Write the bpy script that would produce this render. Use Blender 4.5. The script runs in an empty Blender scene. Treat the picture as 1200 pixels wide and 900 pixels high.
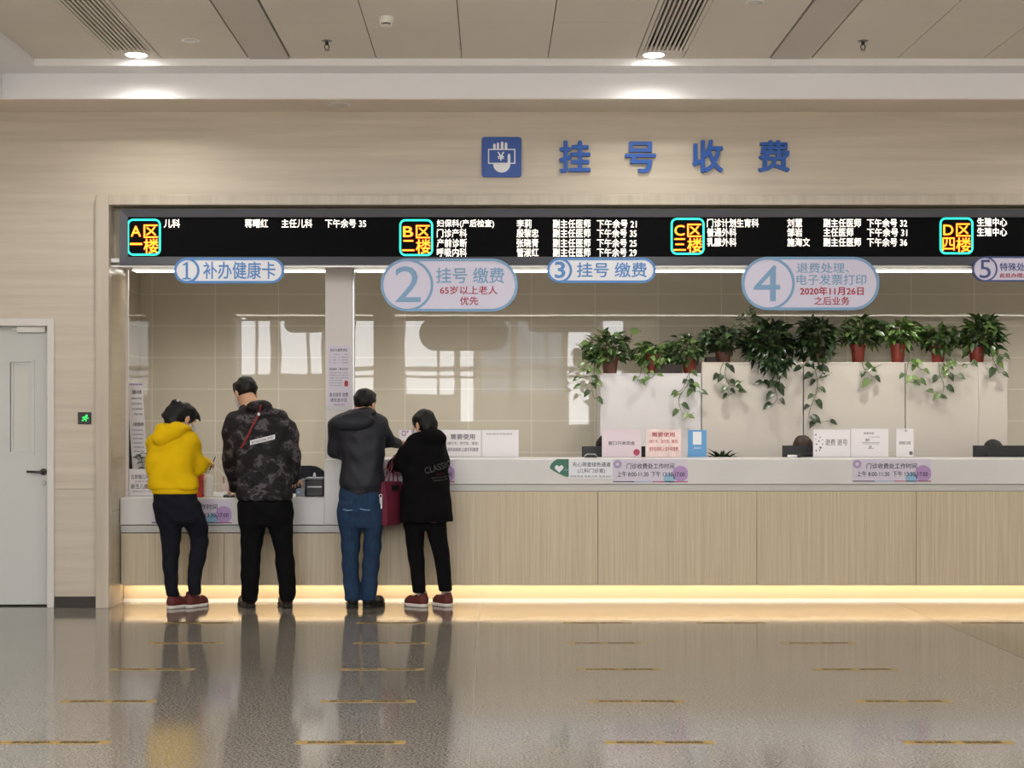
import bpy, bmesh, math, random
import numpy as np
from mathutils import Vector, Matrix
from mathutils.bvhtree import BVHTree

scene = bpy.context.scene
COL = scene.collection
R = math.radians
random.seed(7)
rng = np.random.RandomState(11)

# ------------------------------------------------------------------ camera
F, VX, VY, EYE = 1800.0, 576.0, 498.0, 1.375      # focal length in px, vanishing point, eye height
cam_data = bpy.data.cameras.new('camera')
cam = bpy.data.objects.new('camera', cam_data); COL.objects.link(cam)
cam.location = (0, 0, EYE); cam.rotation_euler = (R(90), 0, 0)
cam_data.sensor_width = 36; cam_data.lens = F * 36 / 1200
cam_data.shift_x = (600 - VX) / 1200; cam_data.shift_y = (VY - 450) / 1200
cam_data.clip_end = 300
scene.camera = cam

# ------------------------------------------------------------------ light and exposure
SKY = 8.2            # daylight outside the hall's windows
world = bpy.data.worlds.new('daylight'); scene.world = world; world.use_nodes = True
bg = world.node_tree.nodes['Background']
bg.inputs[0].default_value = (0.97, 0.98, 1.0, 1); bg.inputs[1].default_value = SKY
scene.view_settings.view_transform = 'Standard'; scene.view_settings.look = 'None'
scene.view_settings.gamma = 1; scene.view_settings.use_curve_mapping = False
scene.view_settings.exposure = 0.02
DOWNLIGHT_W = 42.0
OFFICE_FILL_W = 75.0  # fill lamps added in the office ceiling
PLINTH_LED, LINTEL_LED = 21.0, 8.0
scene.cycles.max_bounces = 8; scene.cycles.diffuse_bounces = 4; scene.cycles.glossy_bounces = 4
scene.cycles.sample_clamp_indirect = 6.0
scene.cycles.caustics_reflective = False; scene.cycles.caustics_refractive = False

# ------------------------------------------------------------------ helpers
def W(px, py, Y):                                   # a picture point at depth Y -> a point of the room
    return Vector(((px - VX) / F * Y, Y, EYE - (py - VY) / F * Y))
def X(px, Y): return (px - VX) / F * Y
def Z(py, Y): return EYE - (py - VY) / F * Y

def lin(c):
    return tuple((v / 255 / 12.92) if v / 255 <= 0.04045 else ((v / 255 + 0.055) / 1.055) ** 2.4 for v in c)

class N:                                            # tiny node-tree builder
    def __init__(s, name):
        s.m = bpy.data.materials.new(name); s.m.use_nodes = True
        s.t = s.m.node_tree; s.b = s.t.nodes['Principled BSDF']
    def n(s, kind, **kw):
        x = s.t.nodes.new('ShaderNode' + kind)
        for k, v in kw.items():
            if k[0] == '_': setattr(x, k[1:], v)
            else: x.inputs[k.replace('_', ' ')].default_value = v
        return x
    def l(s, a, ao, b, bi): s.t.links.new(a.outputs[ao], b.inputs[bi])
    def coord(s, scale=(1, 1, 1)):
        g = s.n('NewGeometry'); m = s.n('Mapping'); m.inputs['Scale'].default_value = scale
        s.l(g, 'Position', m, 'Vector'); return m
    def ramp(s, stops, const=False):
        r = s.n('ValToRGB'); e = r.color_ramp
        if const: e.interpolation = 'CONSTANT'
        while len(e.elements) < len(stops): e.elements.new(0.5)
        for q, (p, c) in zip(e.elements, stops):
            q.position = p; q.color = (*lin(c), 1)
        return r

def mat(name, c, rough=0.5, spec=0.5, metal=0, coat=0, noise=0, nscale=(8, 8, 8), bump=0, bscale=40, emit=0, sheen=0, trans=0):
    k = N(name); b = k.b
    b.inputs['Base Color'].default_value = (*lin(c), 1); b.inputs['Roughness'].default_value = rough
    b.inputs['Specular IOR Level'].default_value = spec; b.inputs['Metallic'].default_value = metal
    b.inputs['Coat Weight'].default_value = coat; b.inputs['Coat Roughness'].default_value = 0.05
    if sheen: b.inputs['Sheen Weight'].default_value = sheen
    if trans: b.inputs['Transmission Weight'].default_value = trans
    if emit:
        b.inputs['Emission Color'].default_value = (*lin(c), 1); b.inputs['Emission Strength'].default_value = emit
    if noise:
        t = k.n('TexNoise', Scale=1.0, Detail=4.0); k.l(k.coord(nscale), 0, t, 'Vector')
        lo = tuple(max(0, v * (1 - noise)) for v in c); hi = tuple(min(255, v * (1 + noise)) for v in c)
        r = k.ramp([(0.3, lo), (0.7, hi)]); k.l(t, 0, r, 0); k.l(r, 0, b, 'Base Color')
    if bump:
        t = k.n('TexNoise', Scale=float(bscale), Detail=3.0); k.l(k.coord(), 0, t, 'Vector')
        u = k.n('Bump', Strength=bump, Distance=0.01); k.l(t, 0, u, 'Height'); k.l(u, 0, b, 'Normal')
    return k.m

def stone(name, a, c, scale=(0.6, 0.6, 14), rough=0.3):
    k = N(name)
    t = k.n('TexNoise', Scale=1.0, Detail=6.0, Roughness=0.6, Distortion=0.3); k.l(k.coord(scale), 0, t, 'Vector')
    r = k.ramp([(0.28, a), (0.5, tuple((x + y) / 2 for x, y in zip(a, c))), (0.75, c)])
    k.l(t, 0, r, 0); k.l(r, 0, k.b, 'Base Color'); k.b.inputs['Roughness'].default_value = rough
    k.b.inputs['Specular IOR Level'].default_value = 0.4
    return k.m

M = {}
M['stone'] = stone('veined_stone', (183, 172, 156), (206, 196, 180))
M['stone_v'] = stone('veined_stone_upright', (178, 167, 151), (198, 188, 173), (16, 16, 0.5))
M['reveal'] = stone('reveal_stone', (180, 166, 144), (194, 180, 158), (0.6, 0.6, 8), 0.2)
M['ceiling'] = mat('ceiling_panel', (222, 214, 204), 0.6, noise=0.02, nscale=(0.7, 0.7, 0.7))
M['ceiling_dark'] = mat('ceiling_strip', (204, 197, 189), 0.6)
M['gap'] = mat('shadow_gap', (60, 55, 48), 0.8)
M['plaster'] = mat('white_plaster', (240, 240, 244), 0.5)
M['soffit'] = mat('soffit_plaster', (230, 220, 206), 0.6)
M['white'] = mat('white_solid_surface', (212, 210, 208), 0.3, noise=0.02, nscale=(2, 2, 2))
M['offwhite'] = mat('grey_white_strip', (196, 195, 190), 0.35)
M['column'] = mat('column_paint', (214, 207, 202), 0.4)
M['door'] = mat('door_paint', (196, 199, 196), 0.35)
M['door_frame'] = mat('door_frame_paint', (208, 205, 199), 0.35)
M['glass_dim'] = mat('frosted_pane', (198, 200, 192), 0.12, 0.6)
M['steel'] = mat('brushed_steel', (150, 150, 150), 0.3, metal=1)
M['dark_steel'] = mat('dark_metal', (60, 58, 56), 0.35, metal=0.8)
M['black'] = mat('black_plastic', (22, 22, 25), 0.45)
M['board_frame'] = mat('board_frame_grey', (74, 76, 84), 0.4)
M['screen'] = mat('led_screen', (9, 9, 11), 0.7, 0.08, noise=0.3, nscale=(300, 300, 300))
M['lip'] = mat('aluminium_lip', (190, 188, 184), 0.35, metal=0.4)
M['led_white'] = mat('led_white', (255, 246, 232), emit=1.5)
M['led_yellow'] = mat('led_yellow', (255, 210, 40), emit=1.15)
M['led_red'] = mat('led_red', (220, 40, 12), emit=0.9)
M['led_maroon'] = mat('led_dim_red', (70, 10, 8), emit=0.25)
M['led_cyan'] = mat('led_cyan', (40, 235, 205), emit=1.3)
M['strip_white'] = mat('strip_light_white', (255, 248, 232), emit=LINTEL_LED)
M['strip_warm'] = mat('strip_light_warm', (255, 231, 194), emit=PLINTH_LED)
M['lamp'] = mat('lamp_glow', (255, 250, 240), emit=30)
M['plinth'] = mat('plinth_stone', (208, 188, 156), 0.35)
M['blue'] = mat('blue_letter', (18, 86, 176), 0.4)
M['navy_blue'] = mat('sign_blue_panel', (16, 72, 158), 0.35)
M['icon_white'] = mat('icon_white', (228, 230, 236), 0.4)
M['sign_white'] = mat('sign_white', (226, 228, 234), 0.35)
M['sign_lilac'] = mat('sign_lilac', (205, 201, 222), 0.35)
M['sign_blue'] = mat('sign_edge_blue', (66, 128, 196), 0.4)
M['sign_dusty'] = mat('sign_edge_dusty_blue', (112, 154, 192), 0.4)
M['sign_navy'] = mat('sign_edge_navy', (56, 72, 128), 0.4)
M['red_ink'] = mat('red_ink', (166, 34, 50), 0.5)
M['paper'] = mat('white_paper', (226, 222, 226), 0.35, 0.5)
M['paper_pink'] = mat('pink_paper', (230, 208, 206), 0.4, 0.5, noise=0.06, nscale=(14, 14, 14))
M['paper_mauve'] = mat('mauve_paper', (216, 200, 210), 0.3, 0.5)
M['paper_blue'] = mat('blue_paper', (86, 150, 204), 0.35, 0.5)
M['lilac'] = mat('lilac_notice', (206, 199, 214), 0.35, 0.5)
M['violet'] = mat('violet_print', (174, 140, 190), 0.4)
M['pale_violet'] = mat('pale_violet_print', (166, 148, 184), 0.4)
M['sky_print'] = mat('pale_blue_print', (140, 180, 208), 0.4)
M['ink'] = mat('dark_ink', (44, 38, 58), 0.5)
M['grey_ink'] = mat('grey_ink', (104, 98, 112), 0.5)
M['crimson_bar'] = mat('crimson_bar', (170, 50, 84), 0.4)
M['green_print'] = mat('green_print', (34, 104, 82), 0.4)
M['exit_green'] = mat('exit_green', (60, 230, 110), emit=0.8)
M['acrylic'] = mat('clear_acrylic_edge', (206, 206, 208), 0.12, 0.5)
M['cabinet'] = mat('cabinet_laminate', (196, 189, 180), 0.35)
M['cabinet_cool'] = mat('cabinet_cool_laminate', (208, 204, 206), 0.3)
M['pot'] = mat('red_brown_pot', (140, 56, 44), 0.4)
M['pot_dull'] = mat('dull_brown_pot', (104, 66, 54), 0.5)
M['tray'] = mat('dark_brown_tray', (58, 48, 42), 0.6, bump=0.3, bscale=80)
M['soil'] = mat('soil', (40, 30, 24), 0.95)
M['stem'] = mat('plant_stem', (82, 96, 56), 0.6)
M['tape'] = mat('yellow_floor_tape', (152, 124, 66), 0.45, noise=0.12, nscale=(30, 30, 30))
M['tape_ink'] = mat('tape_lettering', (52, 45, 34), 0.5)
M['skin'] = mat('skin', (205, 160, 130), 0.5)
def hairmat(name, c):
    k = N(name); k.b.inputs['Base Color'].default_value = (*lin(c), 1); k.b.inputs['Roughness'].default_value = 0.5; k.b.inputs['Specular IOR Level'].default_value = 0.3
    t = k.n('TexNoise', Scale=1.0, Detail=3.0); k.l(k.coord((170, 170, 26)), 0, t, 'Vector')
    u = k.n('Bump', Strength=0.5, Distance=0.004); k.l(t, 0, u, 'Height'); k.l(u, 0, k.b, 'Normal')
    return k.m
M['hair'] = hairmat('black_hair', (11, 10, 10))
M['hair_brown'] = hairmat('brown_hair', (52, 36, 25))
M['eye'] = mat('eye_white', (225, 222, 216), 0.2)
M['mask'] = mat('face_mask', (200, 206, 216), 0.7)
M['yellow'] = mat('yellow_fleece', (218, 178, 10), 0.9, 0.15, bump=0.45, bscale=8)
M['navy_denim'] = mat('dark_navy_denim', (22, 23, 31), 0.85, 0.15, noise=0.15, nscale=(60, 60, 20), bump=0.4, bscale=18)
M['denim'] = mat('blue_denim', (35, 54, 80), 0.85, 0.15, noise=0.1, nscale=(60, 60, 14), bump=0.4, bscale=16)
M['black_cloth'] = mat('black_cloth', (13, 12, 14), 0.9, 0.12)
M['black_coat'] = mat('black_coat', (13, 12, 14), 0.95, 0.1)
M['charcoal'] = mat('charcoal_jacket', (32, 33, 40), 0.6, 0.3, bump=0.5, bscale=13)
M['maroon'] = mat('maroon_leather', (112, 38, 58), 0.5)
M['maroon_shoe'] = mat('maroon_canvas', (94, 36, 33), 0.7)
M['brown_shoe'] = mat('dark_brown_leather', (48, 36, 28), 0.45)
M['black_shoe'] = mat('black_leather', (20, 20, 20), 0.4)
M['sole_white'] = mat('rubber_white', (214, 206, 200), 0.6)
M['sole_black'] = mat('rubber_black', (20, 19, 18), 0.6)
M['sock'] = mat('white_sock', (205, 203, 205), 0.8)
M['strap_red'] = mat('red_strap', (140, 34, 36), 0.6)
M['strap_dark'] = mat('dark_red_print', (84, 24, 26), 0.7)
M['strip'] = mat('reflective_strip', (224, 224, 228), 0.4)
M['outline_ink'] = mat('grey_outline_print', (98, 96, 96), 0.7)
M['red_box'] = mat('red_carton', (190, 58, 40), 0.5)
M['white_plastic'] = mat('white_plastic', (226, 224, 218), 0.3)
M['grey_plastic'] = mat('grey_plastic', (130, 134, 144), 0.4)
M['chair_cloth'] = mat('navy_chair_cloth', (36, 40, 52), 0.85)
M['desk'] = mat('desk_laminate', (190, 182, 172), 0.4)
M['blue_uniform'] = mat('clerk_uniform', (70, 84, 112), 0.8)
M['facade'] = mat('outside_facade', (150, 160, 172), 0.8)
M['ground_out'] = mat('outside_paving', (120, 118, 114), 0.9)

def wood():
    k = N('pale_wood_laminate')
    t = k.n('TexNoise', Scale=1.0, Detail=5.0, Roughness=0.65); k.l(k.coord((70, 70, 1.2)), 0, t, 'Vector')
    r = k.ramp([(0.3, (182, 166, 139)), (0.7, (208, 193, 166))]); k.l(t, 0, r, 0); k.l(r, 0, k.b, 'Base Color')
    k.b.inputs['Roughness'].default_value = 0.45
    return k.m
M['wood'] = wood()

def tile():
    k = N('polished_wall_tile')
    mp = k.coord(); sp = k.n('SeparateXYZ'); cb = k.n('CombineXYZ')
    k.l(mp, 0, sp, 0); k.l(sp, 'X', cb, 'X'); k.l(sp, 'Z', cb, 'Y')
    off = k.n('VectorMath', _operation='ADD'); off.inputs[1].default_value = (0.22, 0.385, 0)
    k.l(cb, 0, off, 0)
    br = k.n('TexBrick', _offset=0.0, _squash=1.0, Scale=1.0)
    br.inputs['Color1'].default_value = (*lin((205, 197, 180)), 1); br.inputs['Color2'].default_value = (*lin((202, 194, 177)), 1)
    br.inputs['Mortar'].default_value = (*lin((226, 220, 207)), 1)
    br.inputs['Mortar Size'].default_value = 0.0035; br.inputs['Brick Width'].default_value = 0.6; br.inputs['Row Height'].default_value = 0.3
    br.inputs['Mortar Smooth'].default_value = 0.0; br.inputs['Bias'].default_value = 0.0
    k.l(off, 0, br, 'Vector'); k.l(br, 0, k.b, 'Base Color')
    k.b.inputs['Roughness'].default_value = 0.012; k.b.inputs['IOR'].default_value = 1.62
    t = k.n('TexNoise', Scale=2.2, Detail=1.0); k.l(mp, 0, t, 'Vector')
    u = k.n('Bump', Strength=0.03, Distance=0.01); k.l(t, 0, u, 'Height'); k.l(u, 0, k.b, 'Normal')
    return k.m
M['tile'] = tile()

def terrazzo(name, c, amp):
    k = N(name)
    t = k.n('TexNoise', Scale=85.0, Detail=3.0, Roughness=0.75); k.l(k.coord(), 0, t, 'Vector')
    lo = tuple(v * (1 - amp) for v in c); hi = tuple(min(255, v * (1 + amp)) for v in c)
    r = k.ramp([(0.36, lo), (0.5, c), (0.66, hi)]); k.l(t, 0, r, 0)
    t2 = k.n('TexNoise', Scale=0.5, Detail=2.0); k.l(k.coord(), 0, t2, 'Vector')
    r2 = k.ramp([(0.3, (236, 234, 232)), (0.7, (255, 255, 255))]); k.l(t2, 0, r2, 0)
    mx = k.n('Mix', _data_type='RGBA', _blend_type='MULTIPLY'); mx.inputs[0].default_value = 1
    k.l(r, 0, mx, 6); k.l(r2, 0, mx, 7); k.l(mx, 2, k.b, 'Base Color')
    k.b.inputs['Roughness'].default_value = 0.09; k.b.inputs['Specular IOR Level'].default_value = 0.5
    u = k.n('Bump', Strength=0.006, Distance=0.003); k.l(t, 0, u, 'Height'); k.l(u, 0, k.b, 'Normal')
    return k.m
M['floor'] = terrazzo('polished_granite_floor', (128, 122, 113), 0.36)
M['inlay'] = mat('floor_inlay_metal', (158, 152, 142), 0.35)
M['floor_bounce'] = terrazzo('pale_bounce_floor', (222, 216, 206), 0.08)  # made pale to bounce daylight up to ceiling and soffit
M['floor_band'] = terrazzo('darker_granite_band', (118, 107, 92), 0.2)

def camo():
    k = N('dark_camouflage_cloth')
    t = k.n('TexNoise', Scale=9.5, Detail=4.0, Roughness=0.62, Distortion=0.35); k.l(k.coord((1, 1, 1.3)), 0, t, 'Vector')
    r = k.ramp([(0.0, (23, 20, 23)), (0.49, (41, 38, 41)), (0.56, (80, 76, 79)), (0.64, (34, 31, 34))], True)
    k.l(t, 0, r, 0); k.l(r, 0, k.b, 'Base Color'); k.b.inputs['Roughness'].default_value = 0.75
    k.b.inputs['Specular IOR Level'].default_value = 0.25
    return k.m
M['camo'] = camo()

def leafmat(name, a, b_, c):
    k = N(name); g = k.n('NewGeometry'); r = k.ramp([(0.0, a), (0.6, b_), (1.0, c)])
    k.l(g, 'Random Per Island', r, 0); k.l(r, 0, k.b, 'Base Color'); k.b.inputs['Roughness'].default_value = 0.35
    return k.m
M['leaf'] = leafmat('mid_green_leaf', (38, 60, 28), (58, 82, 40), (104, 128, 68))
M['leaf_dark'] = leafmat('dark_green_leaf', (26, 40, 24), (40, 58, 32), (62, 84, 46))
M['leaf_light'] = leafmat('light_green_leaf', (58, 88, 34), (78, 106, 50), (120, 148, 82))

ORG = {}                                            # world origin of each object that parents others
def link_mesh(name, me, m, parent=None):
    o = bpy.data.objects.new(name, me); COL.objects.link(o)
    if m is not None: me.materials.append(m)
    ORG[o.name] = Vector((0, 0, 0))
    if parent is not None:
        o.parent = parent; o.location = -ORG[parent.name] if parent.name in ORG else (0, 0, 0)
    return o

def props(o, label=None, cat=None, group=None, kind=None):
    if label: o['label'] = label
    if cat: o['category'] = cat
    if group: o['group'] = group
    if kind: o['kind'] = kind
    return o

def thing(name, label, cat, loc, group=None):
    o = bpy.data.objects.new(name, None); COL.objects.link(o); o.location = loc
    o.empty_display_size = 0.1
    ORG[o.name] = Vector(loc)
    return props(o, label, cat, group)

class MB:                                           # collects shapes into one mesh
    def __init__(s): s.b = bmesh.new()
    def box(s, x0, x1, y0, y1, z0, z1, bev=0.0):
        r = bmesh.ops.create_cube(s.b, size=1); vs = r['verts']
        for v in vs:
            v.co = ((x0 + x1) / 2 + v.co.x * (x1 - x0), (y0 + y1) / 2 + v.co.y * (y1 - y0), (z0 + z1) / 2 + v.co.z * (z1 - z0))
        if bev:
            es = list({e for v in vs for e in v.link_edges})
            bmesh.ops.bevel(s.b, geom=es, offset=bev, segments=2, affect='EDGES', profile=0.5)
        return s
    def prism(s, poly, y0, y1, fn=None):             # polygon (x, z), extruded from y0 (front) to y1
        f = fn or (lambda x, y, z: (x, y, z))
        a = [s.b.verts.new(f(x, y0, z)) for x, z in poly]; c = [s.b.verts.new(f(x, y1, z)) for x, z in poly]
        n = len(poly)
        s.b.faces.new(a); s.b.faces.new(list(reversed(c)))
        for i in range(n):
            j = (i + 1) % n; s.b.faces.new((a[i], c[i], c[j], a[j]))
        return s
    def ring(s, outer, inner, y0, y1):               # frame between two outlines of equal length
        n = len(outer); L = []
        for poly, y in ((outer, y0), (inner, y0), (inner, y1), (outer, y1)):
            L.append([s.b.verts.new((x, y, z)) for x, z in poly])
        for q in range(4):
            a, c = L[q], L[(q + 1) % 4]
            for i in range(n):
                j = (i + 1) % n; s.b.faces.new((a[i], a[j], c[j], c[i]))
        return s
    def lathe(s, c, prof, seg=24, axis='z'):
        rings = []
        for r, h in prof:
            row = []
            for i in range(seg):
                t = 2 * math.pi * i / seg; u, v = r * math.cos(t), r * math.sin(t)
                row.append(s.b.verts.new((c[0] + u, c[1] + v, c[2] + h) if axis == 'z' else (c[0] + u, c[1] + h, c[2] + v)))
            rings.append(row)
        for a, d in zip(rings, rings[1:]):
            for i in range(seg):
                j = (i + 1) % seg; s.b.faces.new((a[i], a[j], d[j], d[i]))
        s.b.faces.new(list(reversed(rings[0]))); s.b.faces.new(rings[-1])
        return s
    def tube(s, pts, r, seg=8, r2=None):
        pts = [Vector(p) for p in pts]; rows = []; n = len(pts); up = None
        for i, p in enumerate(pts):
            d = (pts[min(i + 1, n - 1)] - pts[max(i - 1, 0)]).normalized()
            u = d.cross(Vector((0.31, 0.2, 0.93)))
            if u.length < 0.05: u = d.cross(Vector((1, 0, 0)))
            u.normalize(); w = d.cross(u)
            rr = r if r2 is None else r + (r2 - r) * i / max(1, n - 1)
            rows.append([s.b.verts.new(p + u * rr * math.cos(2 * math.pi * k / seg) + w * rr * math.sin(2 * math.pi * k / seg)) for k in range(seg)])
        for a, d in zip(rows, rows[1:]):
            for i in range(seg):
                j = (i + 1) % seg; s.b.faces.new((a[i], a[j], d[j], d[i]))
        s.b.faces.new(list(reversed(rows[0]))); s.b.faces.new(rows[-1])
        return s
    def xform(s, mtx):
        bmesh.ops.transform(s.b, matrix=mtx, verts=s.b.verts); return s
    def build(s, name, m, parent=None, smooth=False):
        bmesh.ops.recalc_face_normals(s.b, faces=s.b.faces)
        me = bpy.data.meshes.new(name); s.b.to_mesh(me); s.b.free()
        if smooth:
            me.polygons.foreach_set('use_smooth', [True] * len(me.polygons))
            try: me.set_sharp_from_angle(angle=R(40))
            except Exception: pass
        return link_mesh(name, me, M[m] if isinstance(m, str) else m, parent)

def rrect(x0, z0, x1, z1, r, n=6):
    out = []
    for cx, cz, a0 in ((x1 - r, z1 - r, 0), (x0 + r, z1 - r, 90), (x0 + r, z0 + r, 180), (x1 - r, z0 + r, 270)):
        for i in range(n + 1):
            t = R(a0 + 90 * i / n); out.append((cx + r * math.cos(t), cz + r * math.sin(t)))
    return out
def circ(cx, cz, r, n=32): return [(cx + r * math.cos(2 * math.pi * i / n), cz + r * math.sin(2 * math.pi * i / n)) for i in range(n)]
def pxbox(x0, y0, x1, y1, Y): return X(x0, Y), Z(y1, Y), X(x1, Y), Z(y0, Y)

def text_mesh(body, weight=0.0, ext=0.02):
    c = bpy.data.curves.new('t', 'FONT'); c.body = body; c.extrude = ext; c.resolution_u = 3
    c.align_x = 'CENTER'
    o = bpy.data.objects.new('t', c); COL.objects.link(o)
    dg = bpy.context.evaluated_depsgraph_get(); me = bpy.data.meshes.new_from_object(o.evaluated_get(dg))
    bpy.data.objects.remove(o); bpy.data.curves.remove(c)
    if weight:                                       # bold: the same outline set down again a little to each side
        q = bmesh.new(); tmp = bmesh.new(); tmp.from_mesh(me); bpy.data.meshes.remove(me)
        for k in range(6):
            t = R(60 * k); m2 = bpy.data.meshes.new('t'); tmp.to_mesh(m2)
            m2.transform(Matrix.Translation((weight * math.cos(t), weight * math.sin(t), 0.0007 * k))); q.from_mesh(m2); bpy.data.meshes.remove(m2)
        me = bpy.data.meshes.new('t'); q.to_mesh(me); q.free(); tmp.free()
    return me

def text(body, box, Y, m, parent, weight=0.0, depth=0.003, name='lettering', tilt=None, proj=None):
    """lettering filling the picture box (x0, y0, x1, y1) on a plane at depth Y"""
    x0, z0, x1, z1 = pxbox(*box, Y)
    me = text_mesh(body, weight)
    co = np.empty(len(me.vertices) * 3, np.float32); me.vertices.foreach_get('co', co); co = co.reshape(-1, 3)
    lo, hi = co.min(0), co.max(0); sz = np.maximum(hi - lo, 1e-6)
    u = (co - lo) / sz
    out = np.empty_like(co)
    out[:, 0] = x0 + u[:, 0] * (x1 - x0); out[:, 2] = z0 + u[:, 1] * (z1 - z0); out[:, 1] = Y - u[:, 2] * depth
    if tilt:
        cx, cz = (x0 + x1) / 2, (z0 + z1) / 2; a, c = math.cos(tilt), math.sin(tilt)
        dx, dz = out[:, 0] - cx, out[:, 2] - cz
        out[:, 0] = cx + dx * a - dz * c; out[:, 2] = cz + dx * c + dz * a
    me.vertices.foreach_set('co', out.ravel()); me.materials.clear()
    o = link_mesh(name, me, M[m], parent)
    if proj is not None: project(o, proj)
    return o

def project(o, bvh, lift=0.004):                     # lay a flat decal onto the cloth behind it
    for v in o.data.vertices:
        h = bvh.ray_cast(Vector((v.co.x, 9.5, v.co.z)), Vector((0, 1, 0)))
        if h[0] is not None: v.co.y = h[0].y - lift

# ------------------------------------------------------------------ the setting
YW, YF, YO, YB = 11.56, 11.51, 12.05, 14.57          # wall face, stone surround face, opening, office back wall
XL, XR = -2.88, 6.6                                  # ends of the counter recess
YC = 11.85                                           # counter front
def structure(o): o['kind'] = 'structure'; return o

structure(MB().box(-8, 9, 5.7, 14.7, -0.1, 0).build('floor', 'floor'))
structure(MB().box(-8, 9, -9, 5.7, -0.1, 0).build('floor_hall_bounce', 'floor_bounce'))  # unseen stretch of floor, lightened as a reflector for the ceiling
structure(MB().box(3.13, 3.40, 5.7, 11.9, 0, 0.0008).build('floor_band', 'floor_band'))

structure(MB().box(-0.092, -0.0888, 5.7, 11.9, 0, 0.0008).build('floor_inlay', 'inlay'))
# ceiling: separate panels with open joints below a dark deck
zc = 3.97
b = MB()
per = 3.687; base = [-2.666, -2.333, -1.723, -1.420, -0.816, -0.2116, 0.399]
xs = sorted([v + k * per for v in base for k in (0, 1, 2)] + [-3.24])
strip = MB(); bands = []
ys = [10.88 - 0.98 * k for k in range(0, 6)]
for a, c in zip(xs, xs[1:]):
    w = c - a
    isvent = any(abs(a - (-2.666 + k * per)) < 0.02 for k in range(3))
    isdark = any(abs(a - (-1.723 + k * per)) < 0.02 for k in range(3))
    for y1, y0 in zip(ys, ys[1:]):
        g = 0.003
        if isvent:
            if y1 > 10.8: b.box(a + g, c - g, 10.66, y1, zc, zc + 0.03)
        elif isdark: strip.box(a + 0.012, c - 0.012, y0 + g, y1, zc - 0.004, zc + 0.03)
        else: b.box(a + g, c - g, y0 + g, y1, zc, zc + 0.03)
    if isvent: bands.append((a, c))
structure(b.build('ceiling', 'ceiling'))
structure(strip.build('ceiling_strip', 'ceiling_dark'))
structure(MB().box(-8, 9, 5.95, 14.7, zc + 0.12, zc + 0.2).build('ceiling_deck', 'gap'))
b = MB().box(-8, 9, 5.85, 5.95, zc, 7.2)
roof = [(-7.0, -5.4), (-3.0, -1.4), (1.4, 3.0), (5.4, 7.0)]; roofy = (-8.0, 5.2)  # unseen skylight slots added to bring more daylight into the hall
b.box(-8, 9, -9.2, roofy[0], 7.0, 7.2).box(-8, 9, roofy[1], 5.9, 7.0, 7.2)
xx = -8
for a, c in roof + [(9, 9)]:
    b.box(xx, a, roofy[0], roofy[1], 7.0, 7.2); xx = c
structure(b.build('ceiling_atrium', 'plaster'))
def portal(loc, sx, sy, rot):
    la = bpy.data.lights.new('window_portal', 'AREA'); la.shape = 'RECTANGLE'; la.size = sx; la.size_y = sy
    la.cycles.is_portal = True
    lo = bpy.data.objects.new('window_portal', la); COL.objects.link(lo); lo.location = loc; lo.rotation_euler = rot
for i, (a, c) in enumerate(roof):
    f = MB()
    for k in range(8):
        y = roofy[0] + (roofy[1] - roofy[0]) * k / 7; f.box(a, c, y - 0.03, y + 0.03, 7.05, 7.12)
    structure(f.build('window_%d' % (20 + i), 'column'))  # bars of the added skylights
    portal(((a + c) / 2, (roofy[0] + roofy[1]) / 2, 6.99), c - a, roofy[1] - roofy[0], (0, 0, 0))
# stepped bulkhead along the wall and its return on the left
b = MB()
b.box(-3.54, 9, 10.88, 11.2, 3.92, 3.998).box(-3.24 - 0.3, -3.24, 5.9, 10.88, 3.92, 3.998)
structure(b.build('ceiling_bulkhead_step', 'plaster'))
b = MB()
b.box(-8, 9, 11.12, 11.6, 3.738, 4.1).box(-8, -3.54, 5.9, 11.12, 3.738, 4.1)
structure(b.build('ceiling_bulkhead', 'plaster'))
structure(MB().box(-8, 9, 11.13, 11.6, 3.734, 3.738).build('ceiling_soffit', 'soffit'))

# stone wall: slabs with fine joints
b = MB()
def slabs(x0, x1, z0, z1, zj, xj):
    zz = [z0] + [z for z in zj if z0 < z < z1] + [z1]; xx = [x0] + [x for x in xj if x0 < x < x1] + [x1]
    for a, c in zip(xx, xx[1:]):
        for d, e in zip(zz, zz[1:]): b.box(a, c, YW, YW + 0.03, d + (0.0015 if d > z0 else 0), e - (0.0015 if e < z1 else 0))
xd1 = X(64, YW); zdt = Z(373, YW)
zj = [0.893]; xo_ = X(112, YF)
slabs(-6, xo_, zdt, 3.75, [], [])
slabs(xd1, xo_, 0, zdt, zj, [])
slabs(-6, X(-98, YW), 0, zdt, zj, [])
slabs(xo_, XR + 1.4, 3.09, 3.75, [], [])
structure(b.build('wall_front', 'stone'))
structure(MB().box(-6, X(-98, YW), YW + 0.028, YO, 0, 3.02).box(xd1, XL - 0.005, YW + 0.028, YO, 0, 3.02).box(X(-98, YW), xd1, YW + 0.028, YO, zdt, 3.02).build('wall_front_core_left', 'reveal'))
structure(MB().box(XR + 0.01, XR + 1.4, YW, YO, 0, 3.02).build('wall_front_core_right', 'reveal'))
structure(MB().box(-6, XR + 1.4, YW + 0.028, YO, 3.027, 3.9).build('wall_front_core_top', 'reveal'))
structure(MB().box(-6, XR + 1.4, YO + 0.25, YO + 0.30, 2.62, 4.1).build('wall_front_back', 'reveal'))
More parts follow.
